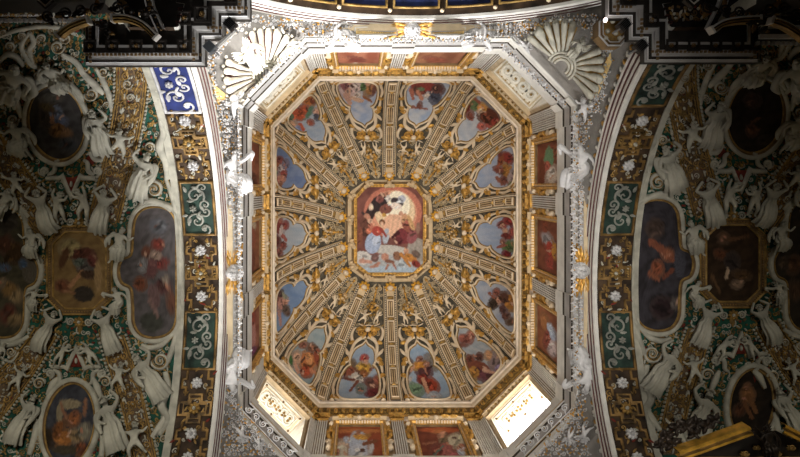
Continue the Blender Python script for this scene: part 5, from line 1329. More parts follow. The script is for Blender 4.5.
RIBS = [([(88, 222), (100, 178), (109, 140), (114, 113), (117, 88), (117, 62)], [(119, 222), (130, 178), (138, 140), (143, 113), (146, 88), (147, 62)], 'running up towards the crossing arch'),
        ([(61, 224), (32, 175), (0, 131), (-16, 112)], [(40, 238), (18, 206), (-2, 176), (-16, 158)], 'running up and away from the crossing'),
        ([(101, 335), (113, 378), (125, 417), (133, 462)], [(124, 335), (133, 362), (142, 392), (157, 462)], 'running down towards the crossing arch'),
        ([(57, 336), (38, 368), (20, 395), (-12, 437)], [(36, 328), (24, 346), (0, 372), (-14, 388)], 'running down and away from the crossing')]
def strip(A, B, n=28, m=4, h=1.):
    A = smooth(A, 6); B = smooth(B, 6); q = np.linspace(0, 1, n)
    I = lambda P: np.stack([np.interp(q, np.linspace(0, 1, len(P)), P[:, j]) for j in (0, 1)], 1)
    a, b = I(A), I(B); V = []
    for i in range(n):
        for k in np.linspace(0, 1, m): V.append((*(a[i]*(1-k)+b[i]*k), h))
    return a, b, V, gf(n, m, False, False)
FIG = [((9, 92), (18, 52), 'perch', False, 'uppermost, at the outer side of the top bracket'), ((66, 84), (46, 52), 'perch', True, 'uppermost, at the inner side of the top bracket'),
       ((28, 150), (10, 112), 'perch', False, 'beside the outer edge of the upper oval'), ((106, 152), (96, 106), 'stand', True, 'beside the inner edge of the upper oval'),
       ((66, 218), (52, 186), 'putto_bend', False, 'under the outer half of the upper pediment'), ((84, 216), (92, 184), 'putto_bend', True, 'under the inner half of the upper pediment'),
       ((54, 232), (38, 188), 'atlas', False, 'above the outer upper corner of the central painting'), ((100, 232), (109, 188), 'atlas', True, 'above the inner upper corner of the central painting'),
       ((137, 197), (148, 150), 'stand', False, 'high beside the arch edge'), ((37, 256), (31, 222), 'perch', False, 'outer side of the central painting, above its middle'),
       ((118, 258), (128, 222), 'perch', True, 'inner side of the central painting, above its middle'), ((31, 306), (44, 284), 'recline', False, 'outer side of the central painting, below its middle'),
       ((124, 310), (114, 282), 'recline', True, 'inner side of the central painting, below its middle'), ((38, 352), (58, 312), 'atlas', False, 'under the outer lower corner of the central painting'),
       ((118, 354), (102, 312), 'atlas', True, 'under the inner lower corner of the central painting'), ((60, 366), (67, 340), 'putto_bend', False, 'on the outer slope of the lower pediment'),
       ((97, 366), (88, 340), 'putto_bend', True, 'on the inner slope of the lower pediment'), ((12, 448), (36, 398), 'stand', False, 'beside the outer edge of the lower oval'),
       ((121, 456), (107, 400), 'stand', True, 'beside the inner edge of the lower oval'), ((166, 402), (139, 356), 'stand', True, 'low beside the arch edge'),
       ((137, 460), (134, 424), 'putto', False, 'at the foot of the lower inner rib'), ((-4, 360), (12, 340), 'recline', True, 'on the outer lower green field'), ((2, 212), (14, 182), 'perch', False, 'on the outer upper green field'),
       ((120, 152), (125, 124), 'putto', True, 'in the brown field of the upper inner rib'), ((118, 392), (122, 362), 'putto', False, 'in the brown field of the lower inner rib'),
       ((22, 194), (14, 168), 'putto', False, 'in the brown field of the upper outer rib'), ((14, 392), (28, 366), 'putto', False, 'in the brown field of the lower outer rib')]
for side in ('left', 'right'):
    f = vmap(side); G = GREY[side]; tone = 'grey white' if side == 'left' else 'shadowed grey'; in_ = 'in the %s vault' % side
    dy = 0 if side == 'left' else 0
    ov_low = oval(70, 425, 24, 41, 8) if side == 'left' else oval(61, 412, 21, 35, -6)
    def frame(name, O, key, wname, prof, mats, mi, extra=None, rings=24):
        d, st = VP[side][key]
        c = f(np.array([[*np.mean(O, 0), 0]]))[0]
        r = thing('vault_painting', '%s, %s' % (d, wname), 'painting', c)
        painting('canvas', O, f, st[0], st[1:], r, 1.2, rings, 31+len(key), None, 1.0 if side == 'left' else 1.2)
        mb = MB(); mb.sweep(O, prof, True, mats=mi); obj('frame', mb, mats, r, f)
        if extra:
            mb = MB(); extra(mb); obj('gold_beading', mb, 'gold_dull', r, f)
        return r
    def ccw(O):
        O = np.asarray(O, float); x, y = O[:, 0], O[:, 1]
        return O if (x*np.roll(y, -1)-np.roll(x, -1)*y).sum() > 0 else O[::-1]
    GOLDP = [(.6, 1), (.2, 2.2), (-.6, 2.4), (-1.2, 1.6), (-1.8, 1.2), (-2.2, 3.4), (-4.4, 4.2), (-6.2, 3.6), (-6.8, 1), (-7, 0)]
    GM = [0, 0, 0, 2, 2, 1, 1, 1, 1]
    O = ccw(dense(octa(54, 106, 232, 308, 12), 3))
    def bd(mb):
        for p in dense(octa(50.5, 109.5, 228.5, 311.5, 13), 2.6): mb.ell((p[0], p[1], 2.2), (.9, .9, 1.), 0, 6, 4)
    frame('crown', O, 'crown', 'middle of the %s vault' % side, [(.6, 1), (.2, 2.6), (-.8, 2.8), (-1.4, 1.6), (-2.6, 1.4), (-5.4, 1.6), (-6, 3), (-7, 3), (-7.4, 0)], ['gold_dull', G, 'brown'], [0, 0, 0, 2, 2, 0, 0, 0], bd, 30)
    frame('inner', ccw(SIDE_IN), 'inner', '%s vault, arch side' % side, GOLDP, ['gold_dull', G, 'brown'], GM)
    frame('outer', ccw(SIDE_OUT), 'outer', '%s vault, outer side' % side, GOLDP, ['gold_dull', G, 'brown'], GM)
    up = oval(57, 122, 27, 37, -12)
    def ears(mb_=None): pass
    frame('upper', ccw(up), 'upper', 'upper part of the %s vault' % side, [(.6, 1), (.2, 2.2), (-.6, 2.4), (-1., 1.6), (-1.6, 1.6), (-2., 3.6), (-4.6, 4.4), (-6.6, 3.6), (-7.2, 0)], ['gold_dull', G, 'brown'], [0, 0, 0, 2, 2, 1, 1, 1])
    frame('lower', ccw(ov_low), 'lower', 'lower part of the %s vault' % side, [(.6, 1), (.2, 2.2), (-.6, 2.4), (-1., 1.6), (-1.6, 1.6), (-2., 3.6), (-4.6, 4.4), (-6.6, 3.6), (-7.2, 0)], ['gold_dull', G, 'brown'], [0, 0, 0, 2, 2, 1, 1, 1])
    # volutes and pediments belonging to the oval frames
    for wh, sg, cx, cy, fx in (('upper', 1, 72, 186, 0), ('lower', -1, 77 if side == 'left' else 72, 358 if side == 'left' else 352, 0)):
        mb = MB(); Y = lambda d: cy+sg*d
        P = [(cx-25, Y(-9)), (cx-12, Y(-9)), (cx-9, Y(-11)), (cx, Y(10)), (cx+9, Y(-11)), (cx+12, Y(-9)), (cx+25, Y(-9))]
        mb.sweep(P, [(-1.8, 1), (-1.8, 4.5), (-.4, 5), (.6, 4), (1.8, 4), (1.8, 0)], False, 0)
        mb.slab([(cx-8, Y(-9)), (cx+8, Y(-9)), (cx, Y(7))], .5, 1.6, 2)
        mb.ell((cx, Y(-3), 2.5), (1.6, 3.2, 2), 0, 8, 5, 0)
        for s in (-1, 1):
            mb.vol(cx+s*26, Y(-16), 4.4, -s*sg, PI/2, 1.4, 2.5, 0)
            mb.tube(smooth([(cx+s*23, Y(-12)), (cx+s*17, Y(-16)), (cx+s*16, Y(-24)), (cx+s*12, Y(-27))], 5), [1.6, 2.6, 2.4, 1.2], 2, 6, 0)
            mb.leaf(cx+s*9, Y(-20), sg*(-PI/2)+s*.5, 7, 1.8, 1, 2.5, 1)
        mb.ell((cx, Y(-15), 3), (2.2, 2.2, 2.2), 0, 8, 5, 1)
        o = obj('broken_pediment', mb, [G, 'gold_dull', 'red'], None, f); tag(o, '%s pediment with volutes towards the %s oval %s' % (tone, wh, in_), 'pediment')
    # ribs
    for A, B, wh in RIBS:
        a, b, V, F = strip(A, B)
        c = f(np.array([[*((a[0]+b[0])/2), 0]]))[0]
        r = thing('vault_rib', 'beaded brown rib of the %s vault, %s' % (side, wh), 'rib', c, 'ribs of the side vaults')
        mb = MB(); mb.add(V, F); obj('field', mb, 'ribfield', r, f)
        mb = MB(); mb2 = MB()
        for P, s in ((a, -1), (b, 1)):
            d = (b-a); d /= np.linalg.norm(d, axis=1, keepdims=True)
            mb.tube(P+d*(-s*2.4 if False else s*0), 1., 2., 6, 0); mb.tube(P-d*s*2.6, .6, 1.6, 5, 0)
            cum = np.concatenate([[0], np.cumsum(np.linalg.norm(np.diff(P, axis=0), axis=1))])
            for q in np.arange(0, cum[-1], 4.0):
                x = np.interp(q, cum, P[:, 0])+s*2.6*np.interp(q, cum, d[:, 0]); y = np.interp(q, cum, P[:, 1])+s*2.6*np.interp(q, cum, d[:, 1])
                mb2.ell((x, y, 1.8), (1.75, 1.75, 2.0), 0, 6, 4)
        obj('gilt_edging', mb, 'gold_dull', r, f); obj('bead_row', mb2, G, r, f)
        mb = MB(); mid = (a+b)/2; hw = np.linalg.norm(b-a, axis=1)/2
        rr = random.Random(int(a[0][0]*7))
        for k in range(1, 27):
            x, y = mid[k]; an = math.atan2(*(mid[min(k+1, 27)]-mid[k-1])[::-1]); w = hw[k]; nx, ny = -math.sin(an), math.cos(an)
            for s in (-1, 1):
                u, v = x+s*w*.42*nx, y+s*w*.42*ny
                if k % 3 == 0: mb.vol(u, v, min(4.2, w*.34), s, an, .75, 1.6, 0, 1.4, n=14, seg=5)
                elif k % 3 == 1: mb.leaf(u, v, an+s*.5+rr.uniform(-.3, .3), 6, 1.5, .8, 2.2, rr.choice([0, 0, 1])); mb.leaf(u, v, an+PI+s*.6, 5, 1.3, .8, 2., 0)
                else: mb.rbox(u, v, an, 6.0, 1.5, .8, 2.6, 1, .8); mb.rbox(u+s*nx*2.4, v+s*ny*2.4, an, 5, .9, .8, 2., 0)
            if k % 4 == 2: mb.rosette(x, y, min(3.4, w*.32), 6, 1.2, 1.8, 0, 1)
            if k % 4 == 0: mb.ell((x, y, 2), (1.5, 1.5, 1.8), 0, 7, 5, 1)
        obj('arabesque', mb, ['gold_dull', G], r, f)
    # big white scroll frames along the crossing arch and the outer green fields
    def scrolls(lab, items, curves, red=()):
        r = thing('scrollwork', lab, 'scrolls', f(np.array([[items[0][0], items[0][1], 0.]]))[0])
        for (x, y, rd, d, a0) in items:
            mb = MB(); mb.vol(x, y, rd, d, a0, rd*.22, 2.4, 0, 1.6); mb.tube(spiral(x, y, rd*.86, 1.6, a0, d, 22), [rd*.06]*3, 2.4+rd*.22, 5, 1)
            obj('volute', mb, [G, 'gold_dull'], r, f)
        for c, w in curves:
            mb = MB(); S = smooth(c, 6); mb.tube(S, w, 2.2, 6, 0, flat=.8)
            mb.tube(S+np.array([w[0]*1.0 if isinstance(w, list) else w, .5]), .5, 2.6, 5, 1)
            obj('curved_strap', mb, [G, 'gold_dull'], r, f)
        for t in red:
            mb = MB(); mb.slab(t, .4, 1.2, 0); obj('red_wedge', mb, 'red', r, f)
    scrolls('%s scrollwork beside the arch, above the tall painting %s' % (tone, in_), [(155, 188, 9, 1, PI), (150, 146, 5, -1, 0), (133, 160, 4, 1, 0)],
            [([(160, 118), (164, 132), (160, 145), (166, 160), (168, 178)], [2, 4, 5, 4, 3]), ([(140, 204), (150, 200), (162, 203), (172, 210)], [2, 3, 3, 2]), ([(166, 176), (174, 200), (178, 222)], [2, 3, 2])], [[(171, 190), (176, 208), (172, 208)]])
    scrolls('%s scrollwork beside the arch, below the tall painting %s' % (tone, in_), [(161, 361, 9, -1, PI), (160, 398, 5, 1, 0), (164, 440, 4, -1, 0)],
            [([(178, 326), (174, 345), (168, 362)], [2, 3, 3]), ([(142, 345), (150, 348), (162, 345), (172, 336)], [2, 3, 3, 2]), ([(166, 372), (168, 388), (162, 405), (168, 420), (160, 436)], [3, 4, 5, 4, 2]), ([(152, 438), (160, 428), (168, 414)], [2, 4, 3])], [[(172, 338), (176, 338), (172, 356)]])
    scrolls('%s scroll frame round the upper oval %s' % (tone, in_), [(14, 118, 6, 1, 0), (92, 92, 7, -1, PI), (58, 44, 7, 1, 0), (38, 74, 4, -1, 0), (98, 140, 5, 1, 0)],
            [([(30, 100), (24, 92), (32, 82), (48, 76), (64, 80), (78, 90), (84, 100)], [2, 4, 4, 4, 4, 3, 2]), ([(20, 40), (30, 60), (40, 66)], [2, 3, 2]), ([(62, 52), (76, 60), (84, 72), (96, 84), (104, 92)], [2, 3, 3, 4, 2]), ([(4, 96), (16, 100), (22, 116)], [2, 4, 2]), ([(92, 112), (98, 126), (104, 118)], [2, 3, 1]),
             ([(90, 150), (96, 158), (104, 158)], [2, 3, 2])], [[(86, 158), (94, 150), (94, 166)]])
    scrolls('%s scroll frame round the lower oval %s' % (tone, in_), [(40, 384, 6, -1, 0), (106, 382, 6, 1, PI), (38, 440, 5, 1, 0), (112, 432, 5, -1, PI)],
            [([(38, 420), (36, 436), (30, 456)], [3, 4, 3]), ([(100, 420), (104, 436), (102, 458)], [3, 4, 3]), ([(48, 396), (54, 384), (60, 378)], [2, 4, 2]), ([(94, 378), (98, 388), (103, 400)], [2, 4, 2])], [[(54, 384), (60, 378), (58, 390)], [(94, 378), (100, 384), (96, 390)]])
    scrolls('%s scrolls on the green field below the far painting %s' % (tone, in_), [(12, 352, 5, 1, 0), (28, 350, 4, -1, 0)], [([(-5, 340), (8, 345), (20, 342), (30, 336)], [3, 3, 3, 2]), ([(0, 356), (12, 362), (20, 352)], [1, 2, 1])])
    scrolls('%s scrolls on the green field above the far painting %s' % (tone, in_), [(6, 200, 5, -1, 0), (26, 205, 4, 1, 0)], [([(-5, 206), (8, 202), (22, 208), (30, 216)], [3, 3, 3, 2])])
    scrolls('%s stucco filling high up beside the rib %s' % (tone, in_), [(128, 82, 5, 1, 0), (131, 96, 4, -1, 0), (104, 70, 5, 1, 0), (107, 104, 4, -1, 0), (158, 92, 4, 1, 0), (156, 74, 4, -1, 0)], [([(150, 66), (156, 84), (160, 104), (163, 120)], [1.5, 2, 2, 1.5]), ([(96, 66), (104, 80), (110, 96), (112, 110)], [1.5, 3, 3, 1.5])])
    scrolls('%s crest of scrolls over the upper oval %s' % (tone, in_), [(26, 52, 5, 1, 0), (10, 44, 5, -1, 1), (42, 36, 5, 1, 2), (22, 34, 4, -1, 0), (66, 36, 5, -1, 3), (52, 28, 4, 1, 0), (4, 30, 4, 1, 0), (74, 52, 3, 1, 0)],
            [([(-4, 36), (10, 30), (26, 26), (44, 24), (62, 26), (76, 32)], [1.5, 2, 2, 2, 2, 1.5]), ([(30, 60), (22, 44), (30, 30)], [2.5, 3, 1.5]), ([(34, 62), (30, 48), (34, 40), (30, 30)], [2, 3, 3, 2]), ([(0, 60), (8, 52), (18, 56), (24, 64)], [2, 3, 3, 2])])
    REG = {}
    HOLES = [np.asarray(h) for h in (octa(49, 111, 227, 313, 13), SIDE_IN, SIDE_OUT, up, ov_low)]
    def inside_any(x, y):
        for P in HOLES:
            c = P.mean(0); q = np.array([x, y])-c; L = np.linalg.norm(q); q = c+q*max(0, (L-4.5))/max(L, 1e-6); ins = False; j = len(P)-1
            for i in range(len(P)):
                if (P[i][1] > q[1]) != (P[j][1] > q[1]) and q[0] < (P[j][0]-P[i][0])*(q[1]-P[i][1])/(P[j][1]-P[i][1])+P[i][0]: ins = not ins
                j = i
            if ins: return True
        return False
    for yy in np.arange(14, 462, 5.4):
        for xx in np.arange(-12, 174, 5.6):
            edge = 183-.00052*(yy-268)**2-8
            if xx > edge or inside_any(xx, yy): continue
            nm = ('upper ' if yy < 200 else 'middle ' if yy < 335 else 'lower ')+('outer' if xx < 45 else 'central' if xx < 115 else 'arch side')
            REG.setdefault(nm, []).append((xx, yy))
    for nm, spots in REG.items():
        mb = MB(); rr = random.Random(len(nm)*7+len(spots))
        for x, y in spots:
            x += rr.uniform(-1.5, 1.5); y += rr.uniform(-1.5, 1.5); a = rr.uniform(0, 6.28); k = rr.random(); m = rr.choice([0, 0, 1, 2])
            if k < .38: mb.vol(x, y, rr.uniform(2.2, 3.4), rr.choice([-1, 1]), a, .6, .8, m, 1.3, n=12, seg=5)
            elif k < .75:
                for q in range(3): mb.leaf(x, y, a+q*2.1, rr.uniform(3.2, 5.2), 1.1, .3, 1.5, rr.choice([0, 1, 2]))
            else: mb.rbox(x, y, a, rr.uniform(2.5, 4.5), rr.uniform(1.6, 3), .2, 1.1, rr.choice([2, 2, 3]), .7)
        tag(obj('leaf_carving', mb, ['gold_dull', G, 'brown', 'red'], None, f), 'low gilt leaf carving on green ground, %s %s part' % (side+' vault,', nm), 'carving')['kind'] = 'stuff'
    # flat white border along the arch, with gilt beads
    mb = MB(); al = PI*.42; n = 60; V = []; xs = [(XL-ARCW)*U-.02, (XL-ARCW)*U-.26] if side == 'left' else [(XR+ARCW)*U+.02, (XR+ARCW)*U+.26]
    for a in np.linspace(-al, al, n):
        for x, r in ((xs[0], 171), (xs[0], 168.5), (xs[1], 168.5), (xs[1], 171)): V.append((x, (VYC+r*math.sin(a))*U, (VZC+r*math.cos(a))*U+EYE))
    mb.add(V, gf(n, 4, False, False))
    tag(obj('border_moulding', mb, G, sm=False), '%s flat moulding where the %s vault meets the crossing arch' % (tone, side), 'moulding')
    # beaded row and corner pieces joining figures and centre
    for (x, y, wh) in ((80, 222, 'over'), (80, 322, 'under')):
        mb = MB(); mb.rosette(x, y, 6, 8, 1.5, 2.2, 0, 1); mb.leaf(x, y, PI/2 if wh == 'under' else -PI/2, 12, 3, 1, 2.5, 0)
        for s in (-1, 1): mb.vol(x+s*9, y, 4, s, 0, .9, 2, 1)
        tag(obj('cartouche', mb, ['gold_dull', G], None, f), 'small gilt flower cartouche %s the central painting %s' % (wh, in_), 'cartouche')
    for (foot, head, kind, fl, wh) in FIG:
        M = map_mw(f, foot, head, .12, fl != (side == 'right'), 1.)
        figure('stucco_figure' if 'putto' not in kind else 'putto', kind, M, G, ('%s stucco %s, %s, %s' % (tone.split()[0], 'child' if 'putto' in kind else 'figure', side+' vault', wh)), 'statue' if 'putto' not in kind else 'putto', 'stucco figures of the side vaults')
# ---------------------------------------------------------------- pier entablatures seen from below, altar pediments, lamps
def entab(name, poly, z, side):
    """coffered soffit and cornice of a crossing pier; poly in survey coordinates at height z"""
    P = np.array([((x-VX)*z*U, (y-VY)*z*U) for x, y in poly])
    mp = lambda V: np.stack([V[:, 0], V[:, 1], z*Z0+EYE+V[:, 2]], 1)
    c = (*P.mean(0), z*Z0+EYE)
    r = thing('pier_entablature', 'dark stepped cornice with coffered underside on the upper %s pier' % side, 'cornice', c)
    s = 1 if (P[:, 0]*np.roll(P[:, 1], -1)-np.roll(P[:, 0], -1)*P[:, 1]).sum() > 0 else -1
    Q = P if s > 0 else P[::-1]
    # offset inwards is to the left of travel; z up
    prof = [(0, .55), (0, .30), (.05, .26), (.05, .20), (.11, .17), (.16, .17), (.16, .10), (.24, .08), (.24, .04), (.34, .04), (.34, .0), (.40, .0), (.40, .05), (.45, .05)]
    mb = MB(); mb.sweep(Q, prof, True, mats=[1, 0, 2, 1, 0, 0, 0, 1, 1, 1, 0, 2, 1]); obj('cornice_moulding', mb, ['stone_grey', 'dark', 'edge'], r, mp, sm=False)
    mb = MB(); D = Q.mean(0); N = len(Q)
    A = Q-np.roll(Q, 1, 0); B = np.roll(Q, -1, 0)-Q; A /= np.linalg.norm(A, axis=1, keepdims=True); B /= np.linalg.norm(B, axis=1, keepdims=True)
    na = np.c_[-A[:, 1], A[:, 0]]; nb = np.c_[-B[:, 1], B[:, 0]]; I = Q+(na+nb)/np.maximum(1+(na*nb).sum(1), .3)[:, None]*.44
    mb.add(np.c_[I, np.full(N, .06)], [tuple(range(N))]); mb.add(np.c_[Q, np.full(N, .56)], [tuple(range(N))]); obj('soffit', mb, 'dark', r, mp, sm=False)
    mb = MB()
    for i in range(N):
        a, b = Q[i], Q[(i+1) % N]; L = np.linalg.norm(b-a); t = (b-a)/L; n_ = np.array([-t[1], t[0]])
        for k in range(int(L/.09)):
            p = a+t*(k+.5)*.09+n_*.20; mb.rbox(p[0], p[1], math.atan2(t[1], t[0]), .05, .05, .045, .10)
    obj('dentils', mb, 'brown', r, mp, sm=False)
    return r, mp
def coffers(r, mp, pts, z):
    for (x, y, w) in pts:
        px, py = (x-VX)*z*U, (y-VY)*z*U; w = w*z*U
        mb = MB(); mb.sweep([(px-w, py-w), (px+w, py-w), (px+w, py+w), (px-w, py+w)], [(0, .06), (0, -.02), (.04, -.02), (.06, .055)], True, 0)
        mb.sweep([(px-w*.7, py-w*.7), (px+w*.7, py-w*.7), (px+w*.7, py+w*.7), (px-w*.7, py+w*.7)], [(0, .06), (0, .0), (.03, .0), (.03, .055)], True, 0)
        for a in range(8): mb.ell((px+w*.28*math.cos(a*PI/4), py+w*.28*math.sin(a*PI/4), .03), (w*.15, w*.15, .05), 0, 6, 4, 1)
        mb.ell((px, py, .0), (w*.15, w*.15, .07), 0, 6, 4, 1)
        obj('coffer', mb, ['dark', 'darkgold'], r, mp, sm=False)
ZE = .552
PL = [(80, -60), (80, 63), (202, 63), (202, 36), (222, 36), (222, 16), (248, 16), (248, -60)]
r, mp = entab('left', PL, ZE, 'left'); coffers(r, mp, [(90, 46, 6.5), (112, 46, 6.5), (136, 46, 6.5), (160, 46, 6.5), (184, 46, 6.5), (184, 18, 7), (202, 14, 8), (230, -4, 6)], ZE)
PRt = [(610, -60), (610, 15), (634, 15), (634, 37), (650, 37), (650, 60), (766, 60), (766, -60)]
r, mp = entab('right', PRt, ZE, 'right'); coffers(r, mp, [(672, 45, 6), (694, 45, 6), (716, 45, 6), (738, 45, 6), (756, 45, 5), (652, 20, 7), (630, -2, 7), (676, 20, 6)], ZE)
# lower cornices of the side walls leaving the frame
for nm, x0, x1, y, side in (('l', -40, 84, 17, 'left'), ('r', 760, 860, 40, 'right')):
    z = .545; mp = lambda V, z=z: np.stack([V[:, 0], V[:, 1], z*Z0+EYE+V[:, 2]], 1)
    a, b = (x0-VX)*z*U, (x1-VX)*z*U; yy = (y-VY)*z*U
    mb = MB()
    for k, (o, h, m) in enumerate(((0, .0, 0), (.10, -.04, 1), (.20, .0, 0), (.36, -.03, 1), (.5, .0, 0))):
        mb.box(a, b, yy-o-.13, yy-o-.03, h, h+.5, 2 if k in (0, 2) else m)
    mb.box(a, b, yy-2.4, yy-.02, .07, .5, 1)
    for k in range(int((b-a)/.11)): mb.box(a+k*.11, a+k*.11+.06, yy+.0, yy+.08, .1, .2, 0)
    tag(obj('wall_cornice', mb, ['stone_grey', 'dark', 'edge'], None, mp, sm=False), 'dark straight wall cornice with white edges at the upper %s picture edge' % side, 'cornice')
# broken pediments of the altar pieces
def ped(z, arcs, lab, m='stone_grey', hl=.0, dec=()):
    mp = lambda V: np.stack([(V[:, 0]-VX)*z*U, (V[:, 1]-VY)*z*U, z*Z0+EYE-V[:, 2]*.02], 1)
    c = mp(np.array([[*np.mean(arcs[0], 0), 0]]))[0]
    r = thing('altar_pediment', lab, 'pediment', c)
    for A in arcs:
        mb = MB(); S = smooth(A, 6)
        mb.sweep(S, [(-3.4, -8), (-3.4, 2), (-2.4, 3), (-1.6, 3), (-1.2, .5), (-.2, .5), (.2, 2.5), (1.0, 2.5), (1.4, 0), (2.4, 0), (2.6, 1.5), (3.2, 1.5), (3.4, -8)], False, mats=[1, 0, 0, 2, 1, 1, 2, 2, 1, 1, 2, 2])
        for e in (0, -1):
            p = S[e]; q = S[1] if e == 0 else S[-2]; an = math.atan2(*(q-p)[::-1]); mb.rbox(p[0], p[1], an, 2.2, 8, -8, 3.2, 0)
        obj('curved_cornice', mb, ['stone', 'dark', 'gold_dull'], r, mp, sm=False)
    mb = MB(); rr = random.Random(len(lab))
    for (x, y, s) in dec:
        mb.vol(x, y, s, rr.choice([-1, 1]), rr.uniform(0, 6), s*.2, 1, 0); mb.leaf(x, y, rr.uniform(0, 6), s*2, s*.5, 0, 2, 1); mb.leaf(x, y, rr.uniform(0, 6), s*1.8, s*.5, 0, 2, 0)
        mb.ell((x+s*.6, y, 2), (s*.4, s*.4, s*.5), 0, 7, 5, 0)
    obj('carving', mb, ['dark', 'darkgold'], r, mp)
    return r
ped(.50, [[(58, 36), (66, 29), (76, 24), (88, 20)], [(112, 18), (126, 18), (142, 24), (156, 37)]], 'broken curved altar pediment with pale edges and dark carving, upper left', dec=[(48, 16, 6), (66, 14, 6), (80, 10, 6), (104, 24, 5), (108, 32, 4), (128, 12, 7), (142, 14, 7), (96, 10, 6), (118, 8, 6), (150, 10, 5)])
ped(.50, [[(712, 30), (724, 23), (740, 20), (760, 19)], [(772, 20), (784, 24), (796, 31), (808, 40)]], 'broken curved altar pediment with gilt edges and dark carving, upper right', dec=[(724, 10, 6), (738, 12, 6), (756, 22, 6), (762, 30, 4), (768, 10, 7), (784, 8, 6), (796, 16, 6), (708, 8, 6)])
def pier_ornament(z, path, lab, w):
    mp = lambda V: np.stack([(V[:, 0]-VX)*z*U, (V[:, 1]-VY)*z*U, z*Z0+EYE-V[:, 2]*.02], 1)
    mb = MB(); S = smooth(path, 6); mb.sweep(S, [(-w, -6), (-w, 1.5), (-w*.6, 2), (-w*.5, .3), (w*.5, .3), (w*.6, 2), (w, 1.5), (w, -6)], False, mats=[0, 0, 1, 1, 1, 0, 0])
    for i in range(0, len(S), 2): mb.leaf(S[i][0], S[i][1], i, 2.4, .8, .5, 1.5, 2)
    tag(obj('console_scroll', mb, ['stone_grey', 'dark', 'darkgold'], None, mp, sm=False), lab, 'console')
pier_ornament(.52, [(147, -8), (150, 6), (155, 18), (161, 31)], 'dark curved console running up beside the upper left pediment', 4)
pier_ornament(.52, [(727, -8), (722, 6), (716, 18), (710, 30)], 'dark curved console running up beside the upper right pediment', 4)
for (x, y, lab) in ((46, 4, 'upper left'), (693, 2, 'upper right')):
    z = .49; mp = lambda V, z=z: np.stack([(V[:, 0]-VX)*z*U, (V[:, 1]-VY)*z*U, z*Z0+EYE-V[:, 2]*.02], 1)
    mb = MB(); mb.sweep([(x-8, y-3), (x, y+4), (x+8, y-3)], [(-2, -6), (-2, 2), (-.6, 2.4), (0, 1), (1.2, 1), (1.6, -6)], False, mats=[0, 0, 1, 1, 1])
    mb.slab([(x-7, y-4), (x+7, y-4), (x, y+2)], -5, 0, 1)
    tag(obj('pediment_block', mb, ['stone', 'dark'], None, mp, sm=False), 'pale pointed cornice block at the %s picture edge' % lab, 'cornice block')
# gilt altar frame, lower right, with a dark figure sitting over its gap
z = .50; mp = lambda V: np.stack([(V[:, 0]-VX)*z*U, (V[:, 1]-VY)*z*U, z*Z0+EYE-V[:, 2]*.02], 1)
r = thing('gilt_altar_frame', 'gilt sloping altar pediment at the lower right corner', 'altar frame', mp(np.array([[740, 450, 0]]))[0])
for A in ([(679, 455), (700, 448), (722, 440), (750, 430)], [(782, 428), (792, 433), (806, 440)]):
    mb = MB(); mb.sweep(smooth(A, 4), [(-4.5, -12), (-4.5, 2), (-3.4, 4), (-1.8, 4), (-1.4, 1), (.6, 1), (1., 5), (3.4, 5), (4.2, 2), (4.2, -12)], False, mats=[0, 0, 0, 1, 1, 1, 0, 0, 0]); obj('raking_cornice', mb, ['gold_bright', 'gold_dull'], r, mp, sm=False)
mb = MB(); mb.sweep([(684, 462), (810, 462)], [(-4, -12), (-4, 3), (-2, 4), (-1, 2), (3, 2), (4, 4), (5, -12)], False); obj('base_rail', mb, 'gold', r, mp, sm=False)
mb = MB(); mb.slab([(690, 458), (752, 436), (782, 434), (806, 446), (806, 460)], -10, -4, 0); obj('panel', mb, 'dark', r, mp, sm=False)
A = mp(np.array([[764., 456, 2], [756, 420, 2]])); M = frame_mw(A[0], A[1], (0.1, -.2, -1), .1)
figure('bronze_angel', 'perch', M, 'bronze', 'dark bronze winged figure seated on the gilt pediment, lower right', 'statue', None, True)
A = mp(np.array([[676., 452, 0], [704, 424, 0]]))
mb = MB()
for (x, y, s) in ((672, 440, 6), (682, 432, 6), (692, 430, 7), (702, 428, 7), (712, 430, 6), (720, 424, 6), (666, 450, 6), (678, 448, 7), (700, 438, 6)):
    mb.ell((x, y, -16), (s, s*.7, 5), x, 8, 5)
    for q in range(4): mb.leaf(x, y, x+q*1.5, s*1.5, s*.35, -12, 4); mb.vol(x+q, y-q, s*.5, 1, q, s*.1, -11)
tag(obj('carved_group', mb, 'bronze', None, mp), 'dark carved mass behind the gilt pediment, lower right', 'carving')
mb = MB()
for (x, y, s) in ((740, 452, 3), (772, 452, 3), (786, 446, 3), (752, 446, 2.4)): mb.rosette(x, y, s, 6, 4, 2); mb.vol(x+4, y, s, 1, 0, .7, 4)
tag(obj('gilt_ornament', mb, 'gold_dull', None, mp), 'small gilt flowers at the feet of the bronze figure', 'ornament')
# moulded octagonal bracket beside the right pier, behind the lamps
z = .575; mp3 = lambda V: np.stack([(V[:, 0]-VX)*z*U, (V[:, 1]-VY)*z*U, z*Z0+EYE-V[:, 2]*.02], 1)
r = thing('corner_bracket', 'brown grey octagonal moulded bracket behind the floodlights, upper right', 'bracket', mp3(np.array([[614, 30, 0.]]))[0])
O = [(614+17*math.cos(a), 29+19*math.sin(a)) for a in np.arange(8)*PI/4+PI/8]
mb = MB(); mb.sweep(O, [(0, -20), (0, 1), (1.4, 2), (2.2, 0), (3.2, 0), (3.8, 2), (4.8, 2), (5.2, -1), (6.4, -1), (6.8, -3)], True, mats=[1, 0, 0, 1, 1, 0, 0, 1, 1]); obj('moulded_border', mb, ['stone_grey', 'brown'], r, mp3, sm=False)
mb = MB(); mb.slab(O, -20, -3, 0, .3); obj('panel', mb, 'gold_dull', r, mp3, sm=False)
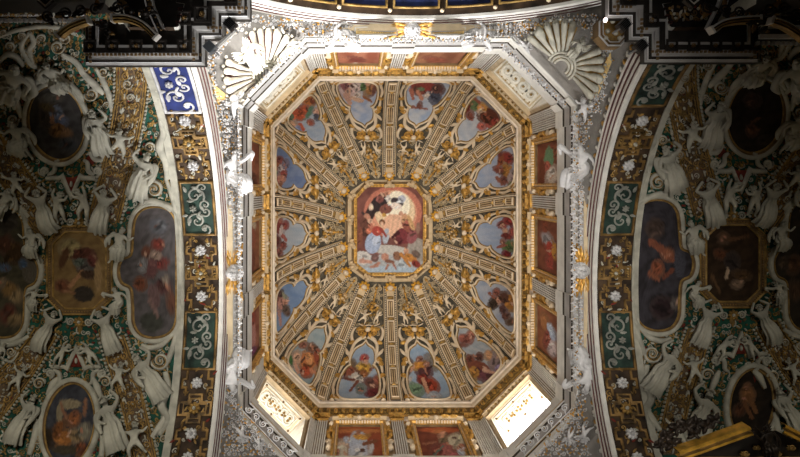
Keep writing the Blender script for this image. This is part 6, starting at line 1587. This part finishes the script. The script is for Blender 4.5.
for (x, y) in ((608, 31), (606, 38), (616, 33), (613, 21), (620, 38)):
    mb = MB(); mb.ell((x, y, -1), (2.6, 2.6, 3), 0, 9, 6); obj('ball', mb, 'stucco_grey', r, mp3)
# ---- floodlights on the pier cornices
def lamp(px, py, ang, zl, body, lab, glow=False):
    P = PX(px, py, zl); k = zl*U
    M = Matrix.Translation(P) @ Matrix.Rotation(ang, 4, 'Z') @ Matrix.Rotation(PI, 4, 'X')
    r = thing('floodlight', lab, 'floodlight', None, 'floodlights on the pier cornices', M)
    def ch(nm, mb, m, p=None):
        o = bpy.data.objects.new(nm, mk_mesh(nm, mb.verts(), mb.F, m if isinstance(m, list) else [m], mb.M, False)); COL.objects.link(o); o.parent = p or r; return o
    mb = MB(); w = 5.4*k; mb.add([(x*w*s_, y*w*.9*s_, h) for h, s_ in ((-.05, 1), (.10, 1.02), (.16, .92)) for x, y in ((-1, -1), (1, -1), (1, 1), (-1, 1))],
                                 [(3, 2, 1, 0)]+[(i*4+j, i*4+(j+1) % 4, i*4+4+(j+1) % 4, i*4+4+j) for i in range(2) for j in range(4)]+[(8, 9, 10, 11)])
    hs = ch('housing', mb, body)
    mb = MB()
    for j in range(6): mb.box(-w*.9, w*.9, -w*.8+j*w*.3, -w*.8+j*w*.3+w*.10, .15, .24)
    ch('cooling_fins', mb, body, hs)
    mb = MB(); mb.box(-w*1.18, -w*1.06, -w*.16, w*.16, -.3, .12); mb.box(w*1.06, w*1.18, -w*.16, w*.16, -.3, .12); mb.box(-w*1.18, w*1.18, -w*.16, w*.16, -.34, -.28)
    ch('mounting_bracket', mb, 'steel')
    mb = MB(); mb.box(-w*.85, w*.85, -w*.75, w*.75, -.07, -.055); ch('lens', mb, 'lampglow' if glow else 'steel')
    return r
lamp(231, 25, .75, .545, 'black', 'black square floodlight at the upper left, the one nearer the picture top')
lamp(211, 48, .75, .54, ['steel'], 'grey ribbed floodlight at the upper left, below the black one')
lamp(622.5, 26, -.75, .545, 'black', 'black square floodlight at the upper right, the one nearer the picture top')
lamp(639, 47, -.75, .54, 'black', 'black square floodlight at the upper right, the lower of the two')
# lamp arm joining the two on the left and the lit bulb on the right
mp2 = lambda V: np.stack([(V[:, 0]-VX)*.56*U, (V[:, 1]-VY)*.56*U, .56*Z0+EYE-V[:, 2]*.02], 1)
mb = MB(); mb.rbox(226, 38, -.75, 27, 4.4, -4, 0, 0); mb.rbox(226, 38, -.75, 27, 1.4, 0, 1, 1); tag(obj('lamp_rail', mb, ['stone', 'stone_grey'], None, mp2, sm=False), 'pale rail carrying the two floodlights at the upper left', 'rail')
mb = MB(); mb.ell((604.8, 20.5, 2), (1.8, 2.4, 4), 0, 12, 8); tag(obj('lit_bulb', mb, 'lampglow', None, mp2), 'small glowing bulb at the upper right pier cornice', 'bulb')

# ---------------------------------------------------------------- camera, light
cam = bpy.data.cameras.new('camera'); co = bpy.data.objects.new('camera', cam); COL.objects.link(co)
co.location = (0, 0, EYE); co.rotation_euler = (PI, 0, 0)
cam.sensor_fit = 'HORIZONTAL'; cam.sensor_width = 36; cam.lens = 700/800*36
cam.shift_x = (400-VX)/800; cam.shift_y = -(228.5-VY)/800
cam.clip_end = 200
sc.camera = co
def area(name, loc, target, size, power, col=(1, 1, 1), spread=180., sy=None):
    l = bpy.data.lights.new(name, 'AREA'); l.energy = power; l.color = col; l.spread = math.radians(spread)
    l.shape = 'RECTANGLE' if sy else 'DISK'; l.size = size
    if sy: l.size_y = sy
    o = bpy.data.objects.new(name, l); COL.objects.link(o); o.location = loc
    o.rotation_euler = (Vector(target)-Vector(loc)).to_track_quat('-Z', 'Y').to_euler()
    return o
def spot(name, loc, target, power, deg, col=(1, 1, 1), blend=.6, r=.3):
    l = bpy.data.lights.new(name, 'SPOT'); l.energy = power; l.color = col; l.spot_size = math.radians(deg); l.spot_blend = blend; l.shadow_soft_size = r
    o = bpy.data.objects.new(name, l); COL.objects.link(o); o.location = loc
    o.rotation_euler = (Vector(target)-Vector(loc)).to_track_quat('-Z', 'Y').to_euler()
CXm, CYm = CX*U, CY*U
area('floor_fill', (CXm, CYm, .4), (CXm, CYm, 30), 5.0, 470, (1, .95, .88), 46)  # added lamp at floor level, stands in for light off the floor
area('nave_fill', (.6, 19, 13), (-.5, -3.5, 21), 4, 760, (1, .985, .97), 36)  # added unseen lamp to brighten the pendentives; no window modelled there
# daylight of the two lower drum windows
for i, pw in ((3, 280), (5, 150), (1, 16), (7, 24)):
    g = blockmap(i); p = g(np.array([[0, 33, zn(.835)]]))[0]; q = g(np.array([[0, 0, zn(.845)]]))[0]
    area('window_daylight', p, q, 1.8, pw, (.95, .97, 1.), 170, 3.2)
area('left_vault_fill', (-8, -3.3, 9), (-8, 8, 18.5), 2.4, 200, (1, .95, .82), 85)  # added lamp under the vault, aimed at its lower half; no window there
area('right_vault_fill', (12.5, -3.3, 9), (11.5, 8.5, 18), 2.4, 95, (1, .96, .84), 85)  # weaker added lamp for the right vault, likewise without a window
spot('floodlight_beam', PX(240, 24, .575), PX(292, 12, .72), 620, 100, (1, .98, .95), .8)
spot('floodlight_beam', PX(216, 52, .575), PX(246, 90, .72), 90, 120, (1, .98, .95), .8)
w = bpy.data.worlds.new('world'); sc.world = w; w.use_nodes = True
bg = w.node_tree.nodes['Background']; bg.inputs[0].default_value = (.9, .95, 1, 1); bg.inputs[1].default_value = .035
sc.view_settings.view_transform = 'Standard'; sc.view_settings.look = 'None'; sc.view_settings.exposure = 0; sc.view_settings.gamma = 1
